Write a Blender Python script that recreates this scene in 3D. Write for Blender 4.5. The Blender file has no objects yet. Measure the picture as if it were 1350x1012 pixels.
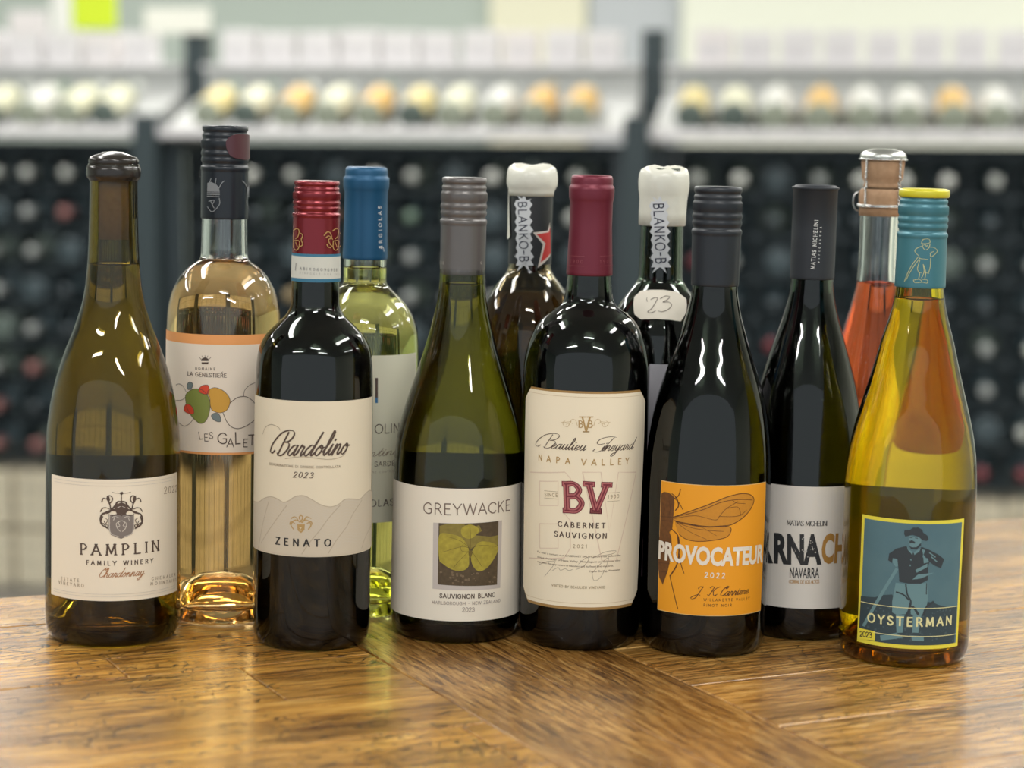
import bpy, bmesh, math, random
from mathutils import Vector, Matrix
PI = math.pi
R_ = math.radians
C = bpy.context.scene.collection
sc = bpy.context.scene

# ------------------------------------------------------------------ camera, light, exposure
F, PITCH, ROLL, H = 2800.0, R_(6.94), R_(1.38), 0.31       # focal length in px of a 1350 px wide frame
cam = bpy.data.cameras.new('camera'); cam.lens = F / 1350 * 36; cam.sensor_width = 36
cam.dof.use_dof = True; cam.dof.focus_distance = 1.265; cam.dof.aperture_fstop = 5.2
cam.clip_start = 0.05; cam.clip_end = 60
co = bpy.data.objects.new('camera', cam); C.objects.link(co)
CM = Matrix.Translation((0, 0, H)) @ Matrix.Rotation(PI/2 - PITCH, 4, 'X') @ Matrix.Rotation(ROLL, 4, 'Z')
co.matrix_world = CM
sc.camera = co
sc.view_settings.view_transform = 'Standard'; sc.view_settings.look = 'None'
sc.view_settings.gamma = 1.0; sc.view_settings.use_curve_mapping = False
sc.view_settings.exposure = 0.35
sc.cycles.use_denoising = True
sc.cycles.max_bounces = 24; sc.cycles.transmission_bounces = 20; sc.cycles.glossy_bounces = 8
sc.cycles.diffuse_bounces = 4; sc.cycles.transparent_max_bounces = 12
sc.cycles.sample_clamp_indirect = 6.0
w = bpy.data.worlds.new('shop_light'); sc.world = w; w.use_nodes = True
w.node_tree.nodes['Background'].inputs[0].default_value = (0.86, 0.95, 1.0, 1)
w.node_tree.nodes['Background'].inputs[1].default_value = 0.66

# frame of the room behind: turned and levelled against the (slightly tipped) table
RT = (Matrix.Rotation(-R_(9.0), 4, 'Z') @ Matrix.Rotation(-R_(1.05), 4, 'Y'))
RTI = RT.inverted()
FLOOR = -0.93

def area(name, loc, sx, sy, power, rot=(0, 0, 0), col=(1, .98, .94), rel=None):
    l = bpy.data.lights.new(name, 'AREA'); l.shape = 'RECTANGLE'; l.size = sx; l.size_y = sy
    l.energy = power; l.color = col
    o = bpy.data.objects.new(name, l); C.objects.link(o)
    m = Matrix.Translation(loc) @ Matrix.Rotation(rot[2], 4, 'Z') @ Matrix.Rotation(rot[1], 4, 'Y') @ Matrix.Rotation(rot[0], 4, 'X')
    o.matrix_world = (rel @ m) if rel is not None else m
    return o
CEIL = 2.05
# rows of ceiling strip lights running away from the camera
for x in (-3.6, -1.5, 1.5, 3.6):
    for y in (1.6, 3.9, 6.2):
        area('ceiling_or_fill_strip', (x, y, CEIL - .03), 0.30, 1.7, 30, rel=RT)
for x in (-4.2, -1.4, 1.4, 4.2):
    area('ceiling_or_fill_strip', (x, 7.3, CEIL - .03), 2.4, 0.35, 24, rel=RT)  # added strips near the back wall, brightening it and the table's reflection
area('ceiling_or_fill_strip', (0.25, -0.6, CEIL - .03), 0.8, 0.10, 20, rel=RT)
for x in (-1.5, 1.5):
    area('ceiling_or_fill_strip', (x, -1.5, CEIL - .03), 1.3, 0.14, 30, rel=RT)  # added fill strips behind the camera, brightening the labels

# ------------------------------------------------------------------ helpers
def ray(x, y):
    return (CM.to_3x3() @ Vector(((x-675)/F, -(y-506)/F, -1)))
def on_table(x, y):
    r = ray(x, y); t = -H / r.z
    return Vector((r.x*t, r.y*t, 0))

def link(ob, parent=None):
    C.objects.link(ob)
    if parent is not None: ob.parent = parent
    return ob
def obj(name, bm, mat, parent=None, smooth=True, mats=None):
    me = bpy.data.meshes.new(name); bm.to_mesh(me); bm.free()
    for m in (mats or [mat]): me.materials.append(m)
    if smooth: me.polygons.foreach_set('use_smooth', [True]*len(me.polygons))
    return link(bpy.data.objects.new(name, me), parent)
def tag(o, label=None, cat=None, group=None, kind=None):
    if label: o['label'] = label
    if cat: o['category'] = cat
    if group: o['group'] = group
    if kind: o['kind'] = kind
    return o
def empty(name, loc, label, cat, group=None, mw=None):
    o = bpy.data.objects.new(name, None); C.objects.link(o)
    if mw is not None: o.matrix_world = mw
    else: o.location = loc
    return tag(o, label, cat, group)

def lathe(bm, prof, n=64, cap0=False, cap1=False):
    rings = []
    for r, z in prof:
        if r < 1e-6: rings.append([bm.verts.new((0, 0, z))])
        else: rings.append([bm.verts.new((r*math.sin(2*PI*i/n), -r*math.cos(2*PI*i/n), z)) for i in range(n)])
    for a, b in zip(rings, rings[1:]):
        for i in range(n):
            j = (i+1) % n
            if len(a) == 1 and len(b) == 1: continue
            if len(a) == 1: bm.faces.new((a[0], b[j], b[i]))
            elif len(b) == 1: bm.faces.new((a[i], a[j], b[0]))
            else: bm.faces.new((a[i], a[j], b[j], b[i]))
    if cap0: bm.faces.new(list(reversed(rings[0])))
    if cap1: bm.faces.new(rings[-1])
    return rings
def box(bm, x0, x1, y0, y1, z0, z1, bevel=0):
    r = bmesh.ops.create_cube(bm, size=1)
    for v in r['verts']:
        v.co = Vector((x0+(x1-x0)*(v.co.x+.5), y0+(y1-y0)*(v.co.y+.5), z0+(z1-z0)*(v.co.z+.5)))
    if bevel:
        es = list({e for v in r['verts'] for e in v.link_edges})
        bmesh.ops.bevel(bm, geom=es, offset=bevel, segments=1, affect='EDGES')
def tube(bm, pts, r, n=8, closed=False):
    rings = []
    N = len(pts)
    for k, p in enumerate(pts):
        p = Vector(p)
        a = Vector(pts[(k-1) % N] if (closed or k > 0) else pts[k]); b = Vector(pts[(k+1) % N] if (closed or k < N-1) else pts[k])
        t = (b-a).normalized(); u = t.orthogonal().normalized() if k == 0 else (pu - t*pu.dot(t)).normalized()
        pu = u; v = t.cross(u)
        rings.append([bm.verts.new(p + (u*math.cos(2*PI*i/n) + v*math.sin(2*PI*i/n))*r) for i in range(n)])
    seq = list(zip(rings, rings[1:])) + ([(rings[-1], rings[0])] if closed else [])
    for a, b in seq:
        for i in range(n):
            bm.faces.new((a[i], a[(i+1) % n], b[(i+1) % n], b[i]))

# ------------------------------------------------------------------ materials
MATS = {}
def principled(name, col, rough=.5, metal=0, spec=.5, trans=0, ior=1.5, coat=0, bump=None, noise=None):
    if name in MATS: return MATS[name]
    m = bpy.data.materials.new(name); m.use_nodes = True
    nt = m.node_tree; b = nt.nodes['Principled BSDF']
    b.inputs['Base Color'].default_value = (*col, 1); b.inputs['Roughness'].default_value = rough
    b.inputs['Metallic'].default_value = metal; b.inputs['Specular IOR Level'].default_value = spec
    b.inputs['Transmission Weight'].default_value = trans; b.inputs['IOR'].default_value = ior
    b.inputs['Coat Weight'].default_value = coat
    if bump or noise:
        tc = nt.nodes.new('ShaderNodeTexCoord')
        n = nt.nodes.new('ShaderNodeTexNoise'); n.inputs['Scale'].default_value = (bump or noise)[0]; n.inputs['Detail'].default_value = 5
        nt.links.new(tc.outputs['Object'], n.inputs['Vector'])
        if bump:
            bp = nt.nodes.new('ShaderNodeBump'); bp.inputs['Strength'].default_value = bump[1]; bp.inputs['Distance'].default_value = bump[2]
            nt.links.new(n.outputs['Fac'], bp.inputs['Height']); nt.links.new(bp.outputs['Normal'], b.inputs['Normal'])
        if noise:
            mx = nt.nodes.new('ShaderNodeMixRGB'); mx.inputs[1].default_value = (*col, 1); mx.inputs[2].default_value = (*noise[1], 1)
            nt.links.new(n.outputs['Fac'], mx.inputs[0]); nt.links.new(mx.outputs[0], b.inputs['Base Color'])
    MATS[name] = m
    return m
def glass(name, col, ior=1.5, rough=0.0):
    return principled(name, col, rough=rough, trans=1.0, ior=ior)
def ink(name, col, rough=.6, metal=0):
    return principled('ink_' + name, col, rough=rough, metal=metal)

def deep_glass(name, T, th=.006):
    """clear surface over a colour that deepens with thickness; T is what two walls let through"""
    m = glass(name, (1, 1, 1)); nt = m.node_tree
    a = [-math.log(t)/th for t in T]; d = max(a)
    v = nt.nodes.new('ShaderNodeVolumeAbsorption'); v.inputs['Density'].default_value = d
    v.inputs['Color'].default_value = (1-a[0]/d, 1-a[1]/d, 1-a[2]/d, 1)
    nt.links.new(v.outputs[0], nt.nodes['Material Output'].inputs['Volume'])
    return m
g_olive = deep_glass('olive_glass', (.30, .22, .03))
g_olive2 = deep_glass('green_glass', (.27, .28, .03))
g_gold = deep_glass('golden_glass', (.74, .62, .03))
g_clear = glass('clear_glass', (.97, .985, .97))
g_pale = glass('pale_green_glass', (.94, .98, .86))
g_dark = glass('dark_glass', (.10, .14, .10))
g_brown = glass('brown_glass', (.30, .25, .15))
l_white = glass('white_wine', (.97, .93, .62), 1.34)
l_yell = glass('pale_wine', (1.0, .96, .40), 1.34)
l_rose = glass('rose_wine', (1.0, .70, .32), 1.34)
l_spk = glass('sparkling_rose_wine', (1.0, .22, .07), 1.34)
l_amber = glass('amber_wine', (.62, .45, .25), 1.34)
l_red = principled('red_wine', (.006, .002, .003), rough=.15)
paper = principled('label_paper', (.80, .715, .58), rough=.75, bump=(900, .15, .0002))
paper_back = principled('shaded_back_paper', (.30, .28, .22), rough=.8)  # shade of the unlit side put into the paper colour

# ------------------------------------------------------------------ stroke lettering
# glyphs in tenths of the cap height: 'l' straight polyline, 's' smooth curve; last item is the advance width
G = {
'A':'l0,0 4,10|l4,10 8,0|l1.6,3.6 6.4,3.6/8','B':'l1,0 1,10|s1,10 4,10 5.8,7.7 4,5.4 1,5.4|s1,5.4 4.6,5.3 6.6,2.7 4.6,0 1,0/7',
'C':'s8,8 6.2,9.7 3.8,9.7 1.2,7.8 .4,5 1.2,2.2 3.8,.3 6.2,.3 8,2/8.4','D':'l1,0 1,10|s1,10 4,10 7.4,8 8.4,5 7.4,2 4,0 1,0/9',
'E':'l1,0 1,10|h1,10 6,10|h1,5.2 5.2,5.2|h1,0 6.2,0/6.6','F':'l1,0 1,10|h1,10 6,10|h1,5.2 5.2,5.2/6','G':'s8,8 6.2,9.7 3.8,9.7 1.2,7.8 .4,5 1.2,2.2 3.8,.3 6.4,.3 8,1.4|h8,1.4 8,4.6|h8,4.6 5.2,4.6/9',
'H':'l1,0 1,10|l8,0 8,10|h1,5 8,5/9','I':'l1,0 1,10/2','J':'s0,.6 1.5,0 3,.6 3.6,3 3.6,10/4.6','K':'l1,0 1,10|h1,4.6 6.6,10|h2.8,6.2 7,0/7.4','L':'l1,0 1,10|h1,0 6,0/6.2',
'M':'l1,0 1.6,10|h1.6,10 5,1.5|h5,1.5 8.4,10|l8.4,10 9,0/10','N':'l1,0 1,10|h1,10 7.6,0|l7.6,0 7.6,10/8.6','O':'o4.7,10 1.6,8.6 .3,5 1.6,1.4 4.7,0 7.8,1.4 9.1,5 7.8,8.6/9.4',
'P':'l1,0 1,10|s1,10 4,10 6.2,7.4 4,4.8 1,4.8/6.6','Q':'o4.7,10 1.6,8.6 .3,5 1.6,1.4 4.7,0 7.8,1.4 9.1,5 7.8,8.6|h5.5,2.5 8.8,-1/9.4','R':'l1,0 1,10|s1,10 4,10 6.2,7.5 4,5 1,5|h4,5 7,0/7.3',
'S':'s5.8,8.3 4.8,9.6 3.2,10 1.2,9.2 .6,7.6 1.5,6.1 3.2,5.1 5.1,4 6,2.5 5.2,.8 3.2,0 1.4,.3 .3,1.8/6.4','T':'l3.8,0 3.8,10|h0,10 7.6,10/7.6','U':'l1,3 1,10|s1,3 1.8,.8 4.2,0 6.6,.8 7.4,3|l7.4,3 7.4,10/8.4',
'V':'l0,10 4,0|l4,0 8,10/8','W':'l0,10 3,0|h3,0 6,10|h6,10 9,0|l9,0 12,10/12','X':'l0,0 7,10|l0,10 7,0/7','Y':'l0,10 3.8,4.8|l7.6,10 3.8,4.8|l3.8,4.8 3.8,0/7.6','Z':'h.4,10 6.8,10|h6.8,10 .2,0|h.2,0 7,0/7.2',
'0':'o3.2,10 1,8.4 .3,5 1,1.6 3.2,0 5.4,1.6 6.1,5 5.4,8.4/6.4','1':'h.6,8.2 2.4,10|l2.4,10 2.4,0/4','2':'s.5,7.8 1.4,9.5 3.2,10 5.2,9.1 5.4,7 3.8,4 .3,0|h.3,0 6,0/6.4','3':'s.6,8.6 2,9.9 4,9.8 5.4,8 4.4,5.9 2.6,5.3|s2.6,5.3 5,4.8 6,2.8 4.8,.5 2.4,0 .3,1.2/6.4',
'8':'o3.2,10 1.2,9.1 1,7.3 3.2,5.3 5.4,7.3 5.2,9.1|o3.2,5.3 .7,3.6 .8,1 3.2,0 5.6,1 5.7,3.6/6.4','9':'o3.2,10 .8,8.7 .8,6 3.2,4.6 5.6,6 5.6,8.7|s5.6,8.7 6,5 4.8,1.2 2,0/6.4','6':'o3.2,5.4 .7,4 .7,1.2 3.2,0 5.7,1.2 5.7,4|s.4,3 .8,6.6 2.4,9.2 4.6,10/6.4',
'7':'h.3,10 6,10|h6,10 2.2,0/6.2','5':'h5.6,10 1.4,10|h1.4,10 1,5.8|s1,5.8 3.4,6.3 5.6,5 5.8,2.4 4.4,.3 2.2,0 .3,1/6.4','4':'h4.4,0 4.4,10|h4.4,10 .2,3|h.2,3 6.2,3/6.4',
'-':'h.5,5 4,5/4.5','.':'h.5,0 .5,.8/1.6',"'":'h.8,10 .4,7.4/1.8',' ':'/4.5',
}
SCR = {   # joined script lower case, x-height 4.4
'a':'s4.2,3.9 2.6,4.4 .8,2.9 .3,1 1.4,0 3,1.2 4.4,4.2|s4.4,4.3 3.8,1.2 4.3,0 6,1.6/5.6','c':'s3.8,3.4 2.8,4.4 1,3.2 .4,1.2 1.6,0 4.6,1.6/4.3','d':'s4.2,3.9 2.6,4.4 .8,2.9 .3,1 1.4,0 3,1.2 4.6,4.6 6.2,9.6|s6.2,9.6 4.2,2 4.5,0 6.2,1.6/5.8',
'e':'s.3,1.4 2.6,2.4 3.4,3.8 2.2,4.4 .7,2.8 .5,.9 1.8,0 4.6,1.6/4.3','h':'s0,1.2 2.6,6 3,9.4 2.2,9.6 1.4,5 .7,0|s.9,1 2.4,3.8 3.8,4.3 3.9,3 3.5,.9 4.2,0 5.9,1.6/5.5','i':'s0,1.4 1.5,4.3|s1.5,4.4 .9,1 1.6,0 3.2,1.6|h2,6 2.2,6.4/2.9',
'l':'s0,1.4 2.4,6 3,9.2 2.1,9.8 1.2,5 .8,1.4 1.5,0 3.1,1.6/2.8','n':'s0,1.6 .9,4 1.2,4.3 .9,2 .4,0|s.6,1 2,3.7 3.3,4.3 3.5,3 3.1,.9 3.8,0 5.4,1.6/5','o':'s2.4,4.3 .8,3 .4,1 1.7,0 3.2,1.3 3.4,3.4 2.4,4.4 2.2,3.2 4.8,3.4/4.5',
'r':'s0,1.6 1.2,4.6 1.4,3.8 2.8,3.9 2.3,1.4 2.6,0 4.2,1.6/3.9','t':'s0,1.4 2,5 3,8 |s3,8 1.4,2 1.8,0 3.4,1.6|h.8,5.2 3.8,5.2/3','u':'s0,1.6 1.1,4.3|s1.2,4.4 .6,1.2 1.4,0 2.9,1.2 4.1,4.3|s4.2,4.4 3.6,1 4.2,0 5.7,1.6/5.3','v':'s0,2 .8,4.3 1.2,1 1.8,0 3.6,2.4 3.4,4.4 4.8,3.6/4.3',
'y':'s0,1.6 1.1,4.3|s1.2,4.4 .7,1.2 1.5,0 2.9,1.2 4.1,4.3|s4.2,4.4 3,-.6 1,-4 -1,-4.6 -1,-3 2,-1 5.4,1.6/5',' ':'/3.5','.':'h.4,0 .5,.5/1.6',
'B':'s1.6,0 2.6,5 3.6,9.6|s-1.4,1.8 -2.6,.6 -4.4,1.2 -4.6,3.6 -3.2,6.4 -.6,9.2 3,10.5 6.2,10.2 7.4,8.4 6,6.2 3.2,5.5|s3.2,5.5 6,5.2 6.8,3.2 5,.4 2.6,-.2 .8,.8/7.6','C':'s6.4,8 7.4,9.6 6,10.2 3.4,8.2 1.4,4.4 1.2,1.4 3,0 6.2,1.8|s6.4,8 5,7.6 5.6,9.4/5.6','K':'s.2,1 1.2,0 2.4,2 4.2,9.6 |s4.2,9.6 2,10.4 .6,8.6|s9,10 6.4,8.4 4.4,5.2 3.2,5|s4.4,5.2 5.4,1.4 6.6,0 8.6,1.6/7.4',
'J':'s7,9.8 4,10 2.4,8.2 3.4,7.4|s6.6,9.8 4.6,3 2.6,-2.4 -.4,-4 -2,-2.6 .4,-.4 4.6,1.4/5.4','V':'s8.6,10.2 5.8,10.9 2,9.8 .4,7 1.6,5.2 4.2,5.8|s7.6,10 5.8,5.4 4.4,1.2 2.2,-.6 .2,.2 .8,1.4/5.6',
"2":'s.5,7.4 1.6,9.4 3.6,9.8 4.8,8 3.4,4.6 .2,.4|s.2,.4 2,1 4,-.2 5.4,1/6.2','0':G['0'],'3':G['3'],"'":G["'"],
}
def catmull(P, closed=False, seg=6):
    n = len(P)
    if n < 3: return list(P)
    out = []
    rng = range(n) if closed else range(n-1)
    for i in rng:
        p0 = P[(i-1) % n] if (closed or i > 0) else P[i]
        p1, p2 = P[i], P[(i+1) % n]
        p3 = P[(i+2) % n] if (closed or i+2 < n) else P[i+1]
        for k in range(seg):
            t = k/seg
            out.append(tuple(.5*((2*b)+(c-a)*t+(2*a-5*b+4*c-d)*t*t+(3*b-a-3*c+d)*t*t*t) for a, b, c, d in zip(p0, p1, p2, p3)))
    out.append(P[0] if closed else P[-1])
    return out

class Bottle: pass
class Layer:
    """flat print in the unrolled (arc length, height) plane of one bottle, wrapped onto its surface by build()"""
    def __init__(s, B, y=None):
        s.B = B; s.bm = bmesh.new(); s.RR = B.rad(B.zat(y)) if y else B.R      # y: pixel row on a neck, whose own girth then rules the print
    def P(s, x, y):
        a, b = s.B.uv(x, y); return a*s.RR/s.B.R, b
    def poly(s, pts):
        vs = [s.bm.verts.new((a, b, 0)) for a, b in pts]
        try: s.bm.faces.new(vs)
        except Exception: pass
        return s
    def ppoly(s, pts, smooth=False):
        q = [s.P(*p) for p in pts]
        if smooth: q = catmull(q, True, 5)[:-1]
        return s.poly(q)
    def stroke(s, pts, w0, w1=None, nib=0.35, cap=True):
        """ribbon along pts; w0 thick, w1 thin, pen angle nib"""
        w1 = w0 if w1 is None else w1
        n = len(pts); L, Rr = [], []
        for i in range(n):
            a, b = pts[max(i-1, 0)], pts[min(i+1, n-1)]
            dx, dy = b[0]-a[0], b[1]-a[1]; d = math.hypot(dx, dy) or 1e-9
            dx /= d; dy /= d
            w = (w1 + (w0-w1)*abs(math.sin(math.atan2(dy, dx)+nib)))/2
            ex = 0
            px, py = pts[i]
            if cap and i == 0: px -= dx*w*.7; py -= dy*w*.7
            if cap and i == n-1: px += dx*w*.7; py += dy*w*.7
            L.append(s.bm.verts.new((px-dy*w, py+dx*w, 0))); Rr.append(s.bm.verts.new((px+dy*w, py-dx*w, 0)))
        for i in range(n-1):
            try: s.bm.faces.new((L[i], Rr[i], Rr[i+1], L[i+1]))
            except Exception: pass
        return s
    def pstroke(s, pts, wpx, wthin=None, smooth=True, nib=.35, closed=False, seg=6):
        q = [s.P(*p) for p in pts]
        if smooth: q = catmull(q, closed, seg)
        elif closed: q.append(q[0])
        k = s.B.mpp
        return s.stroke(q, wpx*k, (wpx if wthin is None else wthin)*k, nib)
    def text(s, t, p0, p1, cap, wt=1.0, thin=None, serif=0, aspect=1.0, slant=0, script=False, nib=.35, up=False, center=False):
        """baseline from pixel p0 to pixel p1, cap height in px; the text is spaced to fill it"""
        u0, u1 = s.P(*p0), s.P(*p1); k = s.B.mpp*cap/10
        tab = SCR if script else G
        gl = [tab.get(ch, G.get(ch, G['.'])) for ch in t]
        adv = [float(g.rsplit('/', 1)[1])*k*aspect for g in gl]
        dx, dy = u1[0]-u0[0], u1[1]-u0[1]; D = math.hypot(dx, dy); ux, uy = dx/D, dy/D
        tr = (D-sum(adv))/max(1, len(t)-1); ax = aspect
        if tr < -.02*k*10 or script:
            q = D/sum(adv); ax *= q; adv = [a*q for a in adv]; tr = 0
        thin = wt if thin is None else thin
        x = 0
        def T(p):
            X = x + (p[0]*ax + p[1]*slant)*k; Y = p[1]*k
            return (u0[0]+ux*X-uy*Y, u0[1]+uy*X+ux*Y)
        for g, a in zip(gl, adv):
            body = g.rsplit('/', 1)[0]
            for st in body.split('|'):
                if not st: continue
                kd = st[0]; P = [tuple(float(v) for v in q.split(',')) for q in st[1:].split()]
                Q = catmull(P, kd == 'o', 5) if kd in 'so' else P
                s.stroke([T(p) for p in Q], wt*k, thin*k, nib, cap=(kd != 'l' or not serif) and kd != 'o')
                if serif and kd == 'l':
                    for e in (P[0], P[-1]):
                        if abs(e[1]) < .3 or abs(e[1]-10) < .3:
                            s.stroke([T((e[0]-serif/ax/1.0, e[1])), T((e[0]+serif/ax, e[1]))], thin*k*1.2, None, cap=False)
            x += a + tr
        return s
    def font(s, t, p0, p1, cap, bold=0, slant=0):
        """the built-in sans face, stretched between the two pixels"""
        cu = bpy.data.curves.new('t', 'FONT'); cu.body = t; cu.offset = bold; cu.resolution_u = 3
        o = bpy.data.objects.new('t', cu); C.objects.link(o)
        dg = bpy.context.evaluated_depsgraph_get(); me = bpy.data.meshes.new_from_object(o.evaluated_get(dg))
        if len(me.vertices):
            xs = [v.co.x for v in me.vertices]; ys = [v.co.y for v in me.vertices]
            x0, x1 = min(xs), max(xs); ch = .72
            u0, u1 = s.P(*p0), s.P(*p1); dx, dy = u1[0]-u0[0], u1[1]-u0[1]; D = math.hypot(dx, dy); ux, uy = dx/D, dy/D
            sx = D/(x1-x0); sy = cap*s.B.mpp/ch
            vs = []
            for v in me.vertices:
                X = (v.co.x-x0)*sx + v.co.y*sy*slant; Y = v.co.y*sy
                vs.append(s.bm.verts.new((u0[0]+ux*X-uy*Y, u0[1]+uy*X+ux*Y, 0)))
            for p in me.polygons:
                try: s.bm.faces.new([vs[i] for i in p.vertices])
                except Exception: pass
        bpy.data.objects.remove(o); bpy.data.curves.remove(cu); bpy.data.meshes.remove(me)
        return s
    def build(s, name, mat, parent, lift, label=None, step=.0020, zstep=.006):
        bm, B = s.bm, s.B
        bmesh.ops.triangulate(bm, faces=[f for f in bm.faces if len(f.verts) > 4])
        if bm.verts:
            xs = [v.co.x for v in bm.verts]; ys = [v.co.y for v in bm.verts]
            x = math.floor(min(xs)/step)*step
            while x < max(xs):
                bmesh.ops.bisect_plane(bm, geom=bm.verts[:]+bm.edges[:]+bm.faces[:], plane_co=(x, 0, 0), plane_no=(1, 0, 0)); x += step
            if zstep:
                z = math.floor(min(ys)/zstep)*zstep
                while z < max(ys):
                    bmesh.ops.bisect_plane(bm, geom=bm.verts[:]+bm.edges[:]+bm.faces[:], plane_co=(0, z, 0), plane_no=(0, 1, 0)); z += zstep
            for f in bm.faces:
                f.normal_update()
                if f.normal.z < 0: f.normal_flip()
            for v in bm.verts:
                th = v.co.x/s.RR; r = B.rad(v.co.y) + lift
                v.co = Vector((r*math.sin(th), -r*math.cos(th), v.co.y))
        o = obj(name, bm, mat, parent)
        if label: o['label'] = label
        return o

# ------------------------------------------------------------------ bottle builder
def make_bottle(label, base, axis, hwref, prof, glassmat, liquid, level, group=None, ypos=None, punt=.022, top=None, name='wine_bottle'):
    """base: pixel of the front of the foot; axis: pixel on the axis at body height; prof: (y px, half width px) down the silhouette"""
    B = Bottle()
    r = ray(*axis)
    if ypos is None:
        p = on_table(*base); R = .04
        for _ in range(6):
            c = p + p.normalized()*R*.9
            R = hwref/F*(c.length/math.hypot(r.x, r.y))
        c = Vector((r.x/r.y*c.y, c.y, 0)) if False else c
    else:
        c = Vector((r.x/r.y*ypos, ypos, 0)); R = hwref/F*(c.length/math.hypot(r.x, r.y))
    B.c, B.R = c, R
    B.mpp = (c.length/math.hypot(r.x, r.y))/F
    dirh = c.normalized()
    def zat(y):
        # silhouette height on the axis
        for_x = axis[0] + (y-axis[1])*B.lean
        q = ray(for_x, y); t = c.dot(dirh)/(q.x*dirh.x+q.y*dirh.y)
        return H + q.z*t, t
    # where the vertical axis projects: slope px per px
    def proj(P):
        v = CM.inverted() @ P
        return 675 + F*v.x/-v.z, 506 - F*v.y/-v.z
    a, b = proj(c+Vector((0, 0, .05))), proj(c+Vector((0, 0, .25)))
    B.lean = (a[0]-b[0])/(a[1]-b[1])
    B.zat = lambda y: zat(y)[0]
    pts = []
    for y, hw in prof:
        z, t = zat(y); pts.append((z, hw*t/F))
    pts.sort()
    B.pts = pts
    # smooth interpolation (monotone cubic)
    zs = [p[0] for p in pts]; rs = [p[1] for p in pts]
    n = len(zs); d = [(rs[i+1]-rs[i])/(zs[i+1]-zs[i]) for i in range(n-1)]
    m = [d[0]] + [0 if d[i-1]*d[i] <= 0 else 2*d[i-1]*d[i]/(d[i-1]+d[i]) for i in range(1, n-1)] + [d[-1]]
    def rad(z):
        if z <= zs[0]: return rs[0]
        if z >= zs[-1]: return rs[-1]
        i = max(k for k in range(n-1) if zs[k] <= z)
        hh = zs[i+1]-zs[i]; t = (z-zs[i])/hh
        return ((2*t**3-3*t*t+1)*rs[i] + (t**3-2*t*t+t)*hh*m[i] + (-2*t**3+3*t*t)*rs[i+1] + (t**3-t*t)*hh*m[i+1])
    B.rad = rad
    Minv = Matrix.Translation(-c)
    def uv(x, y):
        q = ray(x, y).normalized(); o = Vector((0, 0, H))
        Rr = R
        for _ in range(5):
            ox, oy = o.x-c.x, o.y-c.y
            A_ = q.x*q.x+q.y*q.y; B_ = 2*(ox*q.x+oy*q.y); C_ = ox*ox+oy*oy-Rr*Rr
            D = B_*B_-4*A_*C_
            t = (-B_-math.sqrt(max(D, 0)))/(2*A_)
            P = o+q*t; Rr = rad(P.z)
        return math.atan2(P.x-c.x, -(P.y-c.y))*R, P.z
    B.uv = uv
    ztop = zs[-1]
    B.root = empty(name, c, label, 'wine bottle', group)
    Rb = rad(.02)
    N = 96
    # outer skin
    outer = [(0, punt), (.30*Rb, punt*.93), (.55*Rb, punt*.55), (.72*Rb, punt*.12), (.80*Rb, .0006), (.86*Rb, 0), (.93*Rb, .0012), (.975*Rb, .0045), (.995*Rb, .009), (Rb, .014)]
    z = .02
    while z < ztop-.001:
        outer.append((rad(z), z)); z += .006 if z < .09 else .0022
    outer.append((rad(ztop), ztop)); outer.append((rad(ztop)-.0012, ztop+.0012))
    th = .0030
    ri = rad(ztop)-.0045
    inner = [(ri, ztop+.0012)]
    z = ztop-.001
    zi0 = .018
    while z > zi0:
        inner.append((max(min(rad(z)-th, R), ri) if z > zs[-1]-.03 else max(rad(z)-th, .006), z)); z -= .0022 if z > .09 else .006
    floor_in = [(Rb-th-.0005, .015), (Rb-th-.0025, .0105), (.78*Rb, .0085), (.66*Rb, .0125), (.50*Rb, punt*.75+.006), (.28*Rb, punt+.0055), (0, punt+.007)]
    bm = bmesh.new()
    lathe(bm, outer+inner+floor_in, N)
    bmesh.ops.recalc_face_normals(bm, faces=bm.faces[:])
    B.glass = obj('bottle_body', bm, glassmat, B.root)
    # wine
    zl = B.zat(level); e = .0004
    lp = [(0, punt+.007-e), (.28*Rb+e, punt+.0055-e), (.50*Rb+e, punt*.75+.006-e), (.66*Rb, .0125-e), (.78*Rb, .0085-e), (Rb-th-.0025+e, .0105-e), (Rb-th-.0005+e, .015)]
    z = .019
    while z < zl-.0025: lp.append((rad(z)-th+e, z)); z += .006 if z < .09 else .0022
    rl = rad(zl)-th+e
    lp += [(rad(zl-.001)-th+e, zl-.001), (rl, zl), (rl-.0012, zl-.0010), (rl-.003, zl-.0014), (0, zl-.0014)]
    bm = bmesh.new(); lathe(bm, lp, N); bmesh.ops.recalc_face_normals(bm, faces=bm.faces[:])
    B.wine = obj('wine', bm, liquid, B.root)
    B.ztop = ztop
    return B

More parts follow.
